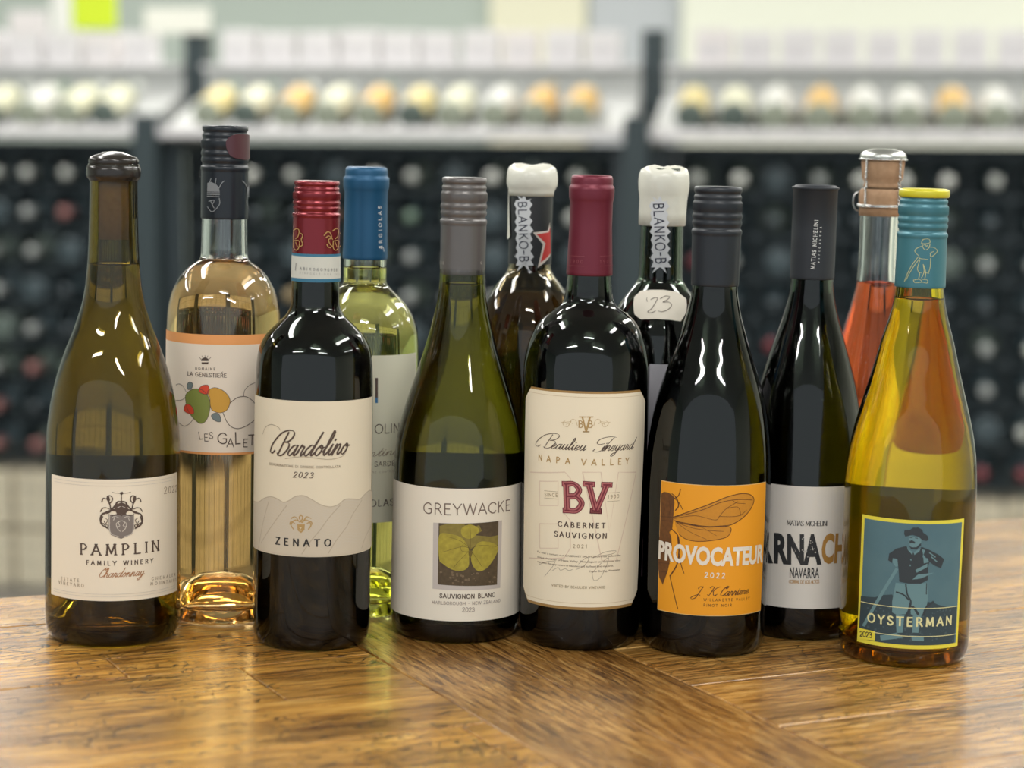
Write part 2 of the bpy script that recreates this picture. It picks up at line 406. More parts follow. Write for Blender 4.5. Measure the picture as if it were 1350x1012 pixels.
def revolve_part(B, name, prof, mat, n=72, wob=None, label=None):
    bm = bmesh.new(); rings = lathe(bm, prof, n)
    if wob: wob(rings)
    bmesh.ops.recalc_face_normals(bm, faces=bm.faces[:])
    o = obj(name, bm, mat, B.root)
    if label: o['label'] = label
    return o
def screw_cap(B, y0, y1, hw, mat, knurl=True, top=None, hwb=None, skirt=None):
    """threaded aluminium cap from pixel row y0 down to y1"""
    z0, z1 = B.zat(y0), B.zat(y1); r = hw*B.mpp; rb = (hwb or hw)*B.mpp; h = z0-z1
    T = [(0, 0), (0, .80), (.003, .90), (.012, .945), (.045, .955), (.055, .945), (.065, .905), (.085, .905), (.095, .945), (.115, .955), (.13, .93), (.145, .935), (.16, .985), (.175, 1.0), (.24, 1.0), (.25, .965), (.27, .96), (.28, .99), (.31, 1.0), (.325, .965), (.345, .965), (.355, .99), (.385, .985), (.40, .94), (.425, .935), (.435, .985), (.45, 1.01), (.47, 1.01), (.485, .985)]
    def pr(t, q): return ((r+(rb-r)*max(0, (t-.485)/.515))*q, z0-t*h)
    a = [pr(t, q) for t, q in T if t <= .485]
    body = [pr(.495, .98), pr(.51, .98), pr(.75, .985), pr(.97, .99), pr(.992, .99)]
    tail = [(rb*.99-.0002, z1), (rb-.0008, z1), (rb-.0008, z1+.002)]
    def wob(rings):
        if not knurl: return
        for k, (t, q) in enumerate(T):
            if .17 <= t <= .245:
                for i, v in enumerate(rings[k]):
                    if i % 2: v.co.x *= .975; v.co.y *= .975
    k = revolve_part(B, 'screw_cap', a+body+tail, mat, 120, wob)
    return k
def capsule(B, y0, y1, hw, mat, lip=.10, hwb=None, ytaper=None, dip=False):
    z0, z1 = B.zat(y0), B.zat(y1); r = hw*B.mpp; rb = (hwb or hw*.93)*B.mpp; h = z0-z1
    rn = r*.945
    T = [(0, z0-.0006), (r*.55, z0-(.0015 if dip else .0004)), (r*.80, z0), (r*.88, z0-.0005), (r*.925, z0-.002), (r*.93, z0-h*lip*.8), (r*.93, z0-h*lip), (r, z0-h*lip*1.15), (r*1.005, z0-h*lip*1.5), (r*1.0, z0-h*lip*2.2), (r*.975, z0-h*lip*2.45), (rn, z0-h*lip*2.7), (rn, z0-h*.5), (max(rn, (rn+rb)/2), z0-h*.75), (rb, z1+.002), (rb, z1+.0004), (rb-.0002, z1), (rb-.0006, z1), (rb-.0006, z1+.002)]
    return revolve_part(B, 'foil_capsule', T, mat, 72)
def band(B, name, y0, y1, mat, lift, t0=-180, t1=180, parent=None, label=None, chamfer=0, thick=0):
    """wrapped paper between the pixel rows y0 and y1 (read at the front) and two angles in degrees"""
    xa = B.c
    L = Layer(B)
    za, zb = B.uv(B.frontx(y0), y0)[1], B.uv(B.frontx(y1), y1)[1]
    s0, s1 = R_(t0)*B.R, R_(t1)*B.R; ch = chamfer
    if ch: L.poly([(s0+ch, zb), (s1-ch, zb), (s1, zb+ch), (s1, za-ch), (s1-ch, za), (s0+ch, za), (s0, za-ch), (s0, zb+ch)])
    else: L.poly([(s0, zb), (s1, zb), (s1, za), (s0, za)])
    return L.build(name, mat, parent or B.root, lift, label, step=.0020, zstep=.006)
def quadlabel(B, name, px, mat, lift, parent=None, label=None):
    """label whose outline is given by pixels on the bottle's front"""
    return Layer(B).ppoly(px).build(name, mat, parent or B.root, lift, label, step=.0020, zstep=.006)
def fx(B, axis):
    B.frontx = lambda y: axis[0] + (y-axis[1])*B.lean
def theta(B, x, y): return math.degrees(B.uv(x, y)[0]/B.R)
LB, PR = .00015, .00032        # heights of paper and of print above the glass
# ------------------------------------------------------------------ table
def wood(name, base, dark, light, rough, cracks, sc_=1.0, seed=0.0):
    m = bpy.data.materials.new(name); m.use_nodes = True; nt = m.node_tree; b = nt.nodes['Principled BSDF']; N = nt.nodes.new; K = nt.links.new
    tc = N('ShaderNodeTexCoord'); oi = N('ShaderNodeObjectInfo')
    ad = N('ShaderNodeVectorMath'); ad.operation = 'MULTIPLY_ADD'
    K(oi.outputs['Random'], ad.inputs[0]); ad.inputs[1].default_value = (7, 3, 5); K(tc.outputs['Object'], ad.inputs[2])
    mp = N('ShaderNodeMapping'); mp.inputs['Scale'].default_value = (7*sc_, 75*sc_, 75*sc_); K(ad.outputs[0], mp.inputs['Vector'])
    n1 = N('ShaderNodeTexNoise'); n1.inputs['Scale'].default_value = 1.6; n1.inputs['Detail'].default_value = 9; n1.inputs['Roughness'].default_value = .68; n1.inputs['Distortion'].default_value = .7; K(mp.outputs[0], n1.inputs['Vector'])
    mp2 = N('ShaderNodeMapping'); mp2.inputs['Scale'].default_value = (9, 30, 30); K(ad.outputs[0], mp2.inputs['Vector'])
    n2 = N('ShaderNodeTexNoise'); n2.inputs['Scale'].default_value = 1.0; n2.inputs['Detail'].default_value = 4; K(mp2.outputs[0], n2.inputs['Vector'])
    r1 = N('ShaderNodeValToRGB'); r1.color_ramp.elements[0].position = .36; r1.color_ramp.elements[0].color = (*dark, 1); r1.color_ramp.elements[1].position = .66; r1.color_ramp.elements[1].color = (*light, 1)
    r1.color_ramp.elements[0].position = .38; e = r1.color_ramp.elements.new(.50); e.color = (*base, 1)
    K(n1.outputs['Fac'], r1.inputs[0])
    r2 = N('ShaderNodeValToRGB'); r2.color_ramp.elements[0].position = .35; r2.color_ramp.elements[0].color = (.55, .50, .45, 1); r2.color_ramp.elements[1].position = .62; r2.color_ramp.elements[1].color = (1.12, 1.1, 1.05, 1); K(n2.outputs['Fac'], r2.inputs[0])
    mx = N('ShaderNodeMixRGB'); mx.blend_type = 'MULTIPLY'; mx.inputs[0].default_value = 1; K(r1.outputs[0], mx.inputs[1]); K(r2.outputs[0], mx.inputs[2])
    # worm-track like worn lines
    w1 = N('ShaderNodeTexNoise'); w1.inputs['Scale'].default_value = 48; w1.inputs['Detail'].default_value = 2; w1.inputs['Distortion'].default_value = 2.2
    mp3 = N('ShaderNodeMapping'); mp3.inputs['Scale'].default_value = (.6, 1.1, 1); K(ad.outputs[0], mp3.inputs['Vector']); K(mp3.outputs[0], w1.inputs['Vector'])
    d1 = N('ShaderNodeMath'); d1.operation = 'SUBTRACT'; K(w1.outputs['Fac'], d1.inputs[0]); d1.inputs[1].default_value = .5
    d2 = N('ShaderNodeMath'); d2.operation = 'ABSOLUTE'; K(d1.outputs[0], d2.inputs[0])
    d3 = N('ShaderNodeMapRange'); K(d2.outputs[0], d3.inputs[0]); d3.inputs[1].default_value = .008; d3.inputs[2].default_value = .022; d3.inputs[3].default_value = 1; d3.inputs[4].default_value = 0
    w2 = N('ShaderNodeTexNoise'); w2.inputs['Scale'].default_value = 13; K(ad.outputs[0], w2.inputs['Vector'])
    d4 = N('ShaderNodeMapRange'); K(w2.outputs['Fac'], d4.inputs[0]); d4.inputs[1].default_value = .44; d4.inputs[2].default_value = .52
    d5 = N('ShaderNodeMath'); d5.operation = 'MULTIPLY'; K(d3.outputs[0], d5.inputs[0]); K(d4.outputs[0], d5.inputs[1])
    d6 = N('ShaderNodeMath'); d6.operation = 'MULTIPLY'; K(d5.outputs[0], d6.inputs[0]); d6.inputs[1].default_value = cracks
    m2 = N('ShaderNodeMixRGB'); K(d6.outputs[0], m2.inputs[0]); K(mx.outputs[0], m2.inputs[1]); m2.inputs[2].default_value = (.035, .014, .004, 1)
    hs = N('ShaderNodeHueSaturation'); K(m2.outputs[0], hs.inputs['Color'])
    vr = N('ShaderNodeMapRange'); K(oi.outputs['Random'], vr.inputs[0]); vr.inputs[3].default_value = .86; vr.inputs[4].default_value = 1.12; K(vr.outputs[0], hs.inputs['Value'])
    K(hs.outputs[0], b.inputs['Base Color'])
    rr = N('ShaderNodeMapRange'); K(n2.outputs['Fac'], rr.inputs[0]); rr.inputs[3].default_value = rough-.06; rr.inputs[4].default_value = rough+.10; K(rr.outputs[0], b.inputs['Roughness'])
    b.inputs['Specular IOR Level'].default_value = .5; b.inputs['Coat Weight'].default_value = .6; b.inputs['Coat Roughness'].default_value = .20; K_coat = b.inputs['Coat Normal']
    sm = N('ShaderNodeMath'); sm.operation = 'MULTIPLY_ADD'; K(d5.outputs[0], sm.inputs[0]); sm.inputs[1].default_value = -cracks*1.2; K(n1.outputs['Fac'], sm.inputs[2])
    bp = N('ShaderNodeBump'); bp.inputs['Strength'].default_value = .40; bp.inputs['Distance'].default_value = .0022; K(sm.outputs[0], bp.inputs['Height']); K(bp.outputs[0], b.inputs['Normal'])
    return m
wood_l = wood('honey_wood', (.47, .235, .040), (.22, .085, .013), (.66, .40, .11), .22, 1.0, 1.9)
wood_c = wood('rough_sawn_wood', (.35, .165, .034), (.085, .032, .007), (.62, .38, .13), .26, .4, 3.2)
wood_r = wood('worn_wood', (.45, .225, .048), (.16, .062, .012), (.70, .45, .17), .22, .5, 2.8)
wood_e = principled('dark_wood', (.10, .05, .02), rough=.5)

e0, e1 = on_table(0, 787), on_table(1350, 682)
eu = (e1-e0).normalized(); ev = Vector((eu.y, -eu.x, 0))           # along the back edge, and towards the viewer
TM = Matrix(((eu.x, -ev.x, 0, e0.x), (eu.y, -ev.y, 0, e0.y), (0, 0, 1, 0), (0, 0, 0, 1)))   # table frame: x along the edge, -y towards the viewer
table = empty('table', (0, 0, 0), 'heavy wooden table with boards set in two directions, bottles lined up on it', 'table', mw=TM)
def tuv(x, y):
    d = on_table(x, y)-e0; return d.dot(eu), -d.dot(ev)
UL, UR = tuv(530, 885)[0], tuv(900, 897)[0]
def plank(x0, x1, y0, y1, mat, along='x'):
    bm = bmesh.new(); L, W = (x1-x0, y1-y0) if along == 'x' else (y1-y0, x1-x0)
    dz = random.uniform(-.0006, 0)
    box(bm, -L/2, L/2, -W/2, W/2, -.035, 0, bevel=.0006)
    o = obj('plank', bm, mat, table, smooth=False)
    o.location = ((x0+x1)/2, (y0+y1)/2, dz if along == 'x' else dz/2)
    if along == 'y': o.rotation_euler = (0, 0, PI/2)
    return o
random.seed(4)
def rows(x0, x1, ys, mat, joints=()):
    for i in range(len(ys)-1):
        a, b = ys[i+1]+.0004, ys[i]-.0004
        xs = [x0] + [j for k, j in joints if k == i] + [x1]
        for p, q in zip(xs, xs[1:]): plank(p+.0004, q-.0004, a, b, mat)
yl = [0.0] + [tuv(0, y)[1] for y in (826, 880, 908, 963)]
while yl[-1] > -.72: yl.append(yl[-1]-.078)
rows(-.42, UL, yl, wood_l, joints=((3, tuv(365, 913)[0]), (2, .02), (5, .15)))
plank(UL+.0004, (UL+UR)/2-.0004, yl[-1]+.0004, 0, wood_c, 'y'); plank((UL+UR)/2+.0004, UR-.0004, yl[-1]+.0004, 0, wood_c, 'y')
yr = [0.0]
while yr[-1] > -.66: yr.append(yr[-1]-.088)
yr[-1] = yl[-1]
rows(UR, UR+.75, yr, wood_r, joints=((2, UR+.22), (4, UR+.30), (3, UR+.5)))
TX0, TX1, TY0 = -.42, UR+.75, yl[-1]
for (a, b, c, d) in ((TX0+.03, TX1-.03, -.06, -.035), (TX0+.03, TX1-.03, TY0+.035, TY0+.06), (TX0+.03, TX0+.055, TY0+.0605, -.0605), (TX1-.055, TX1-.03, TY0+.0605, -.0605)):
    bm = bmesh.new(); box(bm, a, b, c, d, -.14, -.0358, .002); obj('apron', bm, wood_e, table, False)
for a in (TX0+.057, TX1-.127):
    for c in (TY0+.062, -.132):
        bm = bmesh.new(); box(bm, a, a+.07, c, c+.07, FLOOR+.02, -.0358, .003); obj('leg', bm, wood_e, table, False)

# ------------------------------------------------------------------ the bottles on the table
def cs(ox, oy, k, pts): return [(ox+x/k, oy+y/k) for x, y in pts]
black = ink('black', (.018, .017, .018)); brown = ink('brown', (.085, .055, .042)); grey = ink('grey', (.22, .18, .16)); tan = ink('tan', (.42, .30, .18))
copper = ink('copper', (.38, .17, .07)); gold = ink('gold', (.42, .27, .10), .45); white = ink('white', (.80, .80, .76)); faint = ink('faint', (.60, .55, .49))

# 1 ---- olive bottle, cream crest label, far left
ax = (150, 700)
B = make_bottle('olive green wine bottle with cream crest label, leftmost of the front row', (149, 853), ax, 87.5,
    [(212, 31), (216, 33.5), (232, 33.5), (237, 31), (300, 32), (340, 33.5), (370, 36), (395, 40), (430, 50.5), (465, 64), (500, 75), (540, 83), (580, 87), (640, 87.5), (815, 88)], g_olive, l_white, 346)
fx(B, ax)
r = B.mpp
zt = B.zat(205)
revolve_part(B, 'cork', [(0, B.zat(315)), (.0088, B.zat(315)), (.0090, B.zat(270)), (.0088, B.zat(216)), (0, B.zat(216))], principled('cork', (.30, .17, .09), rough=.8, noise=(260, (.50, .32, .19))))
cw = principled('dark_wax', (.022, .018, .015), rough=.2, bump=(120, .25, .0006))
revolve_part(B, 'wax_cap', [(0, B.zat(199)), (13*r, B.zat(200)), (22*r, B.zat(204)), (30*r, B.zat(207)), (32*r, B.zat(211)), (32*r, B.zat(215.5)), (31*r, B.zat(217)), (34*r, B.zat(219.5)), (34.8*r, B.zat(224)), (34.8*r, B.zat(231)), (33.6*r, B.zat(235)), (31.6*r, B.zat(236.5)), (31.3*r, B.zat(238))], cw)
t0, t1 = theta(B, 68, 700), 80
lab = band(B, 'front_label', 632, 792, paper, LB, t0, t1)
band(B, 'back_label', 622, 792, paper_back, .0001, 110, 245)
Y = Layer(B)
Y.text('PAMPLIN', (106.2, 730), (209.4, 725), 13.5, 1.75, .9, serif=1.5)
Y.text('FAMILY WINERY', (114, 743.6), (201.4, 741), 5.3, 2.3, 1.3, serif=1.2)
Y.build('lettering', brown, lab, PR)
Y = Layer(B)
Y.text('Chardonnay', (129.5, 760.5), (189, 757.5), 12, .75, .35, slant=.35, script=True)
Y.build('lettering', copper, lab, PR)
Y = Layer(B)
Y.text('2022', (215.8, 650.6), (232.5, 647.4), 8.5, 1.5, .8)
Y.text('ESTATE', (81, 763.7), (104.5, 766.7), 3.8, 1.9, 1.2, serif=1); Y.text('VINEYARD', (77.8, 768.6), (110.7, 773.5), 3.8, 1.9, 1.2, serif=1)
Y.text('CHEHALEM', (199.6, 764.4), (230.4, 758.5), 3.8, 1.9, 1.2, serif=1); Y.text('MOUNTAINS', (197.9, 771), (231.7, 765.2), 3.8, 1.9, 1.2, serif=1)
Y.build('lettering', ink('taupe', (.36, .28, .20)), lab, PR)
Y = Layer(B)
for y in (636.5, 640.5, 783, 786.5):
    z = B.uv(B.frontx(y), y)[1]
    Y.stroke([(R_(t0+5)*B.R+i*(R_(t1-t0-10)*B.R)/20, z) for i in range(21)], .00022)
Y.build('printed_rule', faint, lab, PR)
k = lambda p: cs(60, 620, 5.622, p)
Y = Layer(B)
Y.ppoly(k([(468, 325), (655, 325), (657, 430), (640, 472), (600, 488), (560, 505), (520, 490), (484, 475), (468, 435)]))
Y.build('crest', ink('crest_grey', (.20, .17, .155)), lab, PR)
Y = Layer(B)
for sgn in (1, -1):
    mm = lambda pts: k([(562+sgn*(x-562), y) for x, y in pts])
    for pts, w in (([(560, 230), (590, 232), (610, 262), (655, 310), (700, 320), (716, 360), (705, 400), (668, 425)], 2.4), ([(610, 290), (650, 300), (690, 318)], 3.0), ([(600, 250), (640, 285), (675, 275), (700, 280), (716, 303)], 1.5),
                   ([(640, 285), (650, 240), (665, 215), (695, 205), (706, 232)], 1.6), ([(650, 245), (632, 225), (630, 200), (650, 185), (668, 205)], 1.6), ([(665, 430), (690, 395), (712, 380), (700, 340)], 1.5), ([(668, 425), (660, 405), (680, 400)], 1.2), ([(680, 352), (664, 368), (678, 392), (690, 372)], 1.0),
                   ([(470, 325), (500, 332), (540, 322), (562, 335)], 1.4), ([(562, 170), (562, 230)], 1.2), ([(562, 168), (600, 166), (630, 160)], .8), ([(575, 250), (600, 262), (610, 300)], 1.6)):
        Y.pstroke(mm(pts), w*1.0, w*.55)
    Y.ppoly(mm([(562, 235), (600, 250), (612, 290), (590, 330), (562, 325)]))
    Y.ppoly(mm([(655, 185), (668, 185), (672, 210), (656, 245), (645, 215)]))
Y.ppoly(k([(553, 160), (572, 156), (576, 172), (562, 180), (550, 172)]))
Y.build('crest', brown, lab, PR+.00003)
Y = Layer(B)
for sgn in (1, -1):
    mm = lambda pts: k([(562+sgn*(x-562), y) for x, y in pts])
    for pts in ([(580, 350), (610, 338), (630, 350)], [(580, 375), (600, 395), (590, 430), (570, 450)], [(566, 370), (585, 385), (575, 410), (600, 415)], [(475, 332), (475, 435), (492, 470), (540, 488)], [(568, 265), (590, 275)], [(612, 345), (620, 368)]):
        Y.pstroke(mm(pts), .9, .5)
Y.build('crest', faint, lab, PR+.00006)

# 2 ---- clear bottle of rose wine with pebbles
ax = (300, 600)
B = make_bottle('clear bottle of pink-orange wine with pebble drawing label, behind the leftmost bottle', (292, 824), ax, 74.5,
    [(172, 27), (288, 29.5), (335, 30.5), (342, 32), (350, 43), (358, 52), (368, 59.5), (388, 69), (408, 73.5), (440, 74.5), (815, 74.5)], g_clear, l_rose, 341)
fx(B, ax)
sc1 = principled('black_cap', (.014, .018, .024), rough=.3, spec=.4)
cap = screw_cap(B, 165.5, 288, 31, sc1)
Y = Layer(B, 270)
k = lambda p: cs(260, 155, 6.98, p)
for dx in (0, 1):
    f = (lambda pts: k([(632-x*.93, y) for x, y in pts])) if dx else k
    for pts in ([(108, 690), (210, 690)], [(108, 705), (210, 708)], [(108, 722), (208, 726)], [(208, 740), (208, 800), (150, 865), (110, 820)], [(135, 760), (150, 800), (165, 830)], [(120, 770), (165, 760), (150, 800)], [(205, 650), (230, 600), (250, 582)], [(170, 640), (182, 560)], [(120, 620), (140, 560)]):
        Y.pstroke(f(pts), 1.1)
    Y.ppoly(f([(108, 680), (212, 682), (205, 640), (180, 610), (140, 590), (110, 600)]))
Y.build('crest', ink('silver_grey', (.20, .21, .22)), cap, .0015)
Y = Layer(B); Y.ppoly(cs(260, 155, 6.98, [(262, 235), (300, 170), (380, 150), (470, 165), (505, 210), (515, 300), (500, 370), (400, 385), (300, 350)]), True)
Y.build('sticker', ink('seal_pink', (.075, .022, .03), .3), cap, .0022)
lab = band(B, 'front_label', 441.5, 599.5, ink('orange_border', (.83, .36, .12)), LB, -88, 88)
band(B, 'label_paper', 454.5, 596.5, principled('warm_paper', (.80, .70, .58), rough=.75), LB+.00009, -88, 88, parent=lab)
k = lambda p: cs(225, 440, 5.95, p)
PB = {'olive_green': (.22, .26, .055), 'ochre': (.62, .33, .045), 'red': (.68, .07, .03), 'slate': (.17, .21, .21)}
shapes = [('olive_green', [(125, 470), (180, 432), (250, 440), (300, 500), (310, 580), (285, 670), (240, 702), (190, 670), (140, 600), (120, 520)]),
 ('ochre', [(300, 440), (350, 420), (420, 450), (465, 515), (445, 590), (390, 618), (330, 600), (312, 560), (308, 500), (290, 470)]),
 ('red', [(225, 430), (250, 405), (290, 400), (303, 425), (298, 465), (265, 472), (228, 455)]), ('red', [(108, 580), (125, 550), (160, 560), (185, 600), (178, 628), (140, 622), (112, 605)]),
 ('slate', [(135, 390), (155, 375), (178, 395), (165, 428), (140, 435), (132, 415)]), ('slate', [(320, 640), (345, 620), (380, 630), (396, 680), (370, 688), (335, 670)])]
for i, (cn, pts) in enumerate(shapes):
    Layer(B).ppoly(k(pts), True).build('pebble_print', ink(cn, PB[cn]), lab, PR+.00003*(2 if cn == 'red' else 1))
Y = Layer(B)
for cn, pts in shapes: Y.pstroke(k(pts), .55, closed=True)
Y.pstroke(k([(465, 540), (520, 500), (580, 490), (630, 515), (670, 570), (672, 650), (600, 715), (520, 742), (455, 710), (410, 620)]), .8)
for p in ([(570, 490), (580, 440), (620, 400), (690, 370)], [(45, 400), (70, 392), (100, 408), (125, 455)], [(40, 522), (90, 518), (120, 495)], [(60, 690), (85, 710), (115, 722), (155, 700), (183, 660)]): Y.pstroke(k(p), .6)
for ch, x0, x1, yb, cap_ in (('L', 226, 252, 826, 56), ('E', 264, 297, 840, 55), ('S', 303, 338, 820, 48), ('G', 368, 446, 860, 82), ('A', 440, 502, 885, 65), ('L', 503, 546, 862, 88), ('E', 563, 608, 885, 60), ('T', 607, 660, 872, 78), ('S', 668, 700, 860, 60)):
    Y.text(ch, k([(x0, yb)])[0], k([(x1, yb-(3 if ch in 'LT' else 0))])[0], cap_/5.95, 1.0)
Y.build('lettering', brown, lab, PR+.0001)
Y = Layer(B)
Y.text('DOMAINE', *k([(195, 278), (350, 284)]), 3.0, 2.0, 1.3, serif=1); Y.text('LA GENESTIERE', *k([(135, 325), (438, 341)]), 4.9, 2.0, 1.2, serif=1)
Y.pstroke(k([(398, 302), (408, 297)]), .6)
Y.ppoly(k([(240, 212), (300, 212), (296, 195), (270, 182), (244, 195)])); Y.ppoly(k([(243, 222), (298, 222), (295, 238), (246, 238)]))
for p in ([(240, 200), (226, 180)], [(300, 200), (316, 183)], [(270, 185), (270, 168)], [(255, 188), (247, 172)], [(285, 188), (293, 172)]): Y.pstroke(k(p), .6)
Y.build('lettering', brown, lab, PR)

# 3 ---- dark bottle, red screw cap
ax = (411.5, 700)
B = make_bottle('dark red wine bottle with red screw cap and pale wave label', (410, 858), ax, 77,
    [(244, 28), (334, 31), (372, 31.6), (400, 32), (415, 38.5), (428, 52), (443, 65.5), (462, 74), (485, 76.5), (520, 77.5), (845, 77)], g_dark, l_red, 380)
fx(B, ax)
redcap = principled('red_metal', (.20, .012, .02), rough=.25, metal=.55, spec=.8)
cap = screw_cap(B, 238, 336, 31, redcap, hwb=31.3)
Y = Layer(B, 315)
k = lambda p: cs(375, 230, 6.747, p)
for off in (0, -330):
    for pts in ([(425, 590), (470, 590), (466, 650), (445, 672), (425, 650), (425, 592)], [(350, 540), (375, 510), (400, 520), (410, 560), (385, 580), (400, 620), (420, 640)], [(365, 560), (390, 545), (420, 575)], [(420, 500), (450, 480), (470, 500), (460, 550), (440, 570)], [(480, 520), (500, 540), (488, 580), (500, 620), (480, 640)], [(372, 620), (385, 645), (405, 650)], [(440, 600), (455, 640)]):
        q = [(x+off, y) for x, y in pts]
        if off: q = [(max(92, x), y) for x, y in q]
        Y.pstroke(k(q), 1.5, .9)
Y.build('crest', ink('old_gold', (.40, .24, .08), .4), cap, .0009)
st = band(B, 'neck_label', 335, 372, ink('strip_blue', (.035, .16, .26), .5), .0004, -179, 179, label='pale strip with blue edges')
band(B, 'strip_paper', 338.5, 367.5, principled('strip_paper', (.58, .58, .52), rough=.6), .00045, -179, 179, parent=st)
Y = Layer(B, 355); Y.text('ABIK06096958', *k([(142, 845), (460, 858)]), 3.4, 1.7, 1.3); Y.text('DISPOSIZIONE 2013', *k([(140, 880), (480, 892)]), 2.2, 1.0)
Y.pstroke(k([(110, 790), (105, 850)]), 1.5); Y.build('lettering', ink('strip_grey', (.22, .22, .22)), st, .0006)
zp = principled('zen_paper', (.72, .64, .49), rough=.75, bump=(900, .15, .0002))
lab = band(B, 'front_label', 529, 734, zp, LB, -87, 84)
k = lambda p: cs(335, 520, 4.6, p)
hill = [(0, 645), (30, 650), (60, 630), (100, 618), (140, 630), (180, 652), (215, 640), (250, 618), (300, 612), (350, 635), (400, 665), (460, 680), (510, 665), (550, 634), (600, 632), (640, 632), (670, 602), (698, 580), (722, 592)]
def bot(x): return B.uv(*k([(x, 700)])[0])[0]
zb = B.uv(B.frontx(733.2), 733.2)[1]
top = catmull([B.uv(*p) for p in k(hill)], False, 4)
Layer(B).poly(top+[(top[-1][0], zb), (top[0][0], zb)]).build('wave_print', ink('wave_grey', (.56, .49, .385), .75), lab, PR-.00003)
Y = Layer(B); Y.stroke(top, .0005)
for (a, b) in (((30, 930), (90, 650)), ((45, 900), (200, 670)), ((290, 965), (400, 820)), ((400, 820), (520, 670)), ((450, 960), (560, 800)), ((560, 800), (650, 640)), ((650, 930), (722, 760))):
    Y.pstroke(k([a, ((a[0]+b[0])/2-6, (a[1]+b[1])/2), b]), 1.3, 1.3)
Y.build('wave_print', ink('wave_line', (.45, .38, .29), .75), lab, PR)
Y = Layer(B)
for i in range(1, 17):
    dz = i*.0016
    seg = [(x, z-dz-.0006*math.sin(x*160+i*.5)) for x, z in top if z-dz-.0006 > zb+.0006]
    if len(seg) > 3: Y.stroke(seg, .00016, cap=False)
Y.build('wave_print', ink('wave_light', (.56, .51, .44), .75), lab, PR-.00001)
Y = Layer(B)
Y.text('Bardolino', (363.5, 599.2), (456.5, 597.5), 31, .72, .25, slant=.42, script=True, nib=.5)
Y.text('2023', (386.3, 628.7), (412.2, 629.8), 7, 1.6, .8, slant=.3)
Y.build('lettering', brown, lab, PR+.00003)
Y = Layer(B); Y.text('DENOMINAZIONE DI ORIGINE CONTROLLATA', (355.7, 612.3), (448.5, 616), 2.9, 1.9, 1.4)
Y.pstroke(k([(190, 388), (300, 376), (450, 392), (530, 375), (556, 345)]), .5); Y.pstroke(k([(55, 240), (70, 200), (105, 181), (145, 195), (160, 215)]), .6)
Y.build('lettering', ink('dim_brown', (.30, .24, .17)), lab, PR)
Y = Layer(B)
Y.text('ZENATO', (364, 716.5), (436, 719.2), 8.8, 2.5, 1.3, serif=1.1)
Y.build('lettering', black, lab, PR+.00003)
Y = Layer(B)
Y.ppoly(k([(262, 785), (308, 785), (306, 820), (285, 838), (264, 822)]))
for sgn in (1, -1):
    mm = lambda pts: k([(285+sgn*(x-285), y) for x, y in pts])
    for p in ([(290, 775), (310, 760), (330, 765), (345, 790), (330, 815)], [(300, 765), (320, 740), (345, 750)], [(322, 780), (345, 770), (352, 785)], [(285, 770), (295, 745), (285, 728)]): Y.pstroke(mm(p), 1.6, .9)
Y.build('crest', gold, lab, PR+.00003)
Y = Layer(B); Y.text('Z', *k([(276, 822), (294, 822)]), 3.6, 1.6); Y.build('crest', ink('cream', (.70, .62, .45)), lab, PR+.00006)

# 4 ---- pale green bottle, blue capsule
ax = (479, 600)
B = make_bottle('pale yellow-green wine bottle with blue foil capsule, between the red capped and grey capped ones', (474, 815), ax, 72,
    [(232, 26.5), (340, 28), (372, 28.5), (380, 35), (396, 51), (415, 64), (434, 70.5), (470, 72), (800, 72)], g_pale, l_yell, 351)
fx(B, ax)
cap = capsule(B, 220, 341, 29.6, principled('blue_foil', (.012, .085, .18), rough=.42, metal=.3), hwb=29.2)
Y = Layer(B, 300); Y.text('ARGIOLAS', (502.6, 328), (501.6, 271.5), 5.0, 1.5, .8, serif=.9); Y.pstroke([(505, 331), (503.5, 326), (498.5, 325)], .8)
Y.build('lettering', white, cap, .0008)
yp = principled('cream_paper', (.74, .72, .56), rough=.75)
lab = band(B, 'front_label', 468.5, 689, yp, LB, -76, 76)
Y = Layer(B)
Y.text('COSTAM', (436, 571), (490.5, 571), 11.5, 1.0); Y.text('OLINO', (494, 571), (535, 568), 11.5, 1.0)
Y.text('DI SARDEGNA', (480, 614.7), (534, 611), 6, 1.3)
Y.text('ARGIOLAS', (455, 666.6), (518.5, 665.5), 8.5, 1.5, .7, serif=1); Y.ppoly([(494.6, 498), (498, 498), (498, 524), (494.6, 524)])
Y.build('lettering', brown, lab, PR)
Y = Layer(B); Y.text('vermentino', (446, 602), (525, 598), 12, .8, .3, slant=.35, script=True); Y.text('DENOMINAZIONE CONTROLLATA', (455, 623), (530, 620), 2.4, 1.1)
Y.build('lettering', ink('dim_brown', (.30, .24, .17)), lab, PR)
Layer(B).ppoly([(494.6, 524), (498, 524), (498, 531), (494.6, 531)]).build('lettering', ink('label_blue', (.03, .16, .35)), lab, PR)

# 5 ---- green bottle with vine leaf picture
ax = (601.5, 700)
B = make_bottle('green white-wine bottle with grey screw cap and a vine leaf picture on its label', (599.5, 848), ax, 85.5,
    [(242, 27), (360, 30), (390, 32), (421, 38), (453, 46), (485, 56), (519, 67), (550, 76), (585, 83), (620, 85.3), (815, 85.5)], g_olive2, l_white, 372)
fx(B, ax)
gc = principled('grey_cap', (.135, .125, .12), rough=.32, metal=.35)
cap = screw_cap(B, 233.5, 361, 30.3, gc, hwb=29.6)
Y = Layer(B, 345); Y.text('ACKE', (577.3, 347.5), (586, 348), 3.2, 1.3); Y.text('G', (632.5, 348), (635, 347.8), 3.2, 1.3); Y.build('lettering', faint, cap, .0006)
gp = principled('white_paper', (.78, .72, .61), rough=.75, bump=(900, .15, .0002))
lab = band(B, 'front_label', 644, 818.7, gp, LB, -83, 80)
band(B, 'back_label', 622, 815, paper_back, .0001, 115, 248)
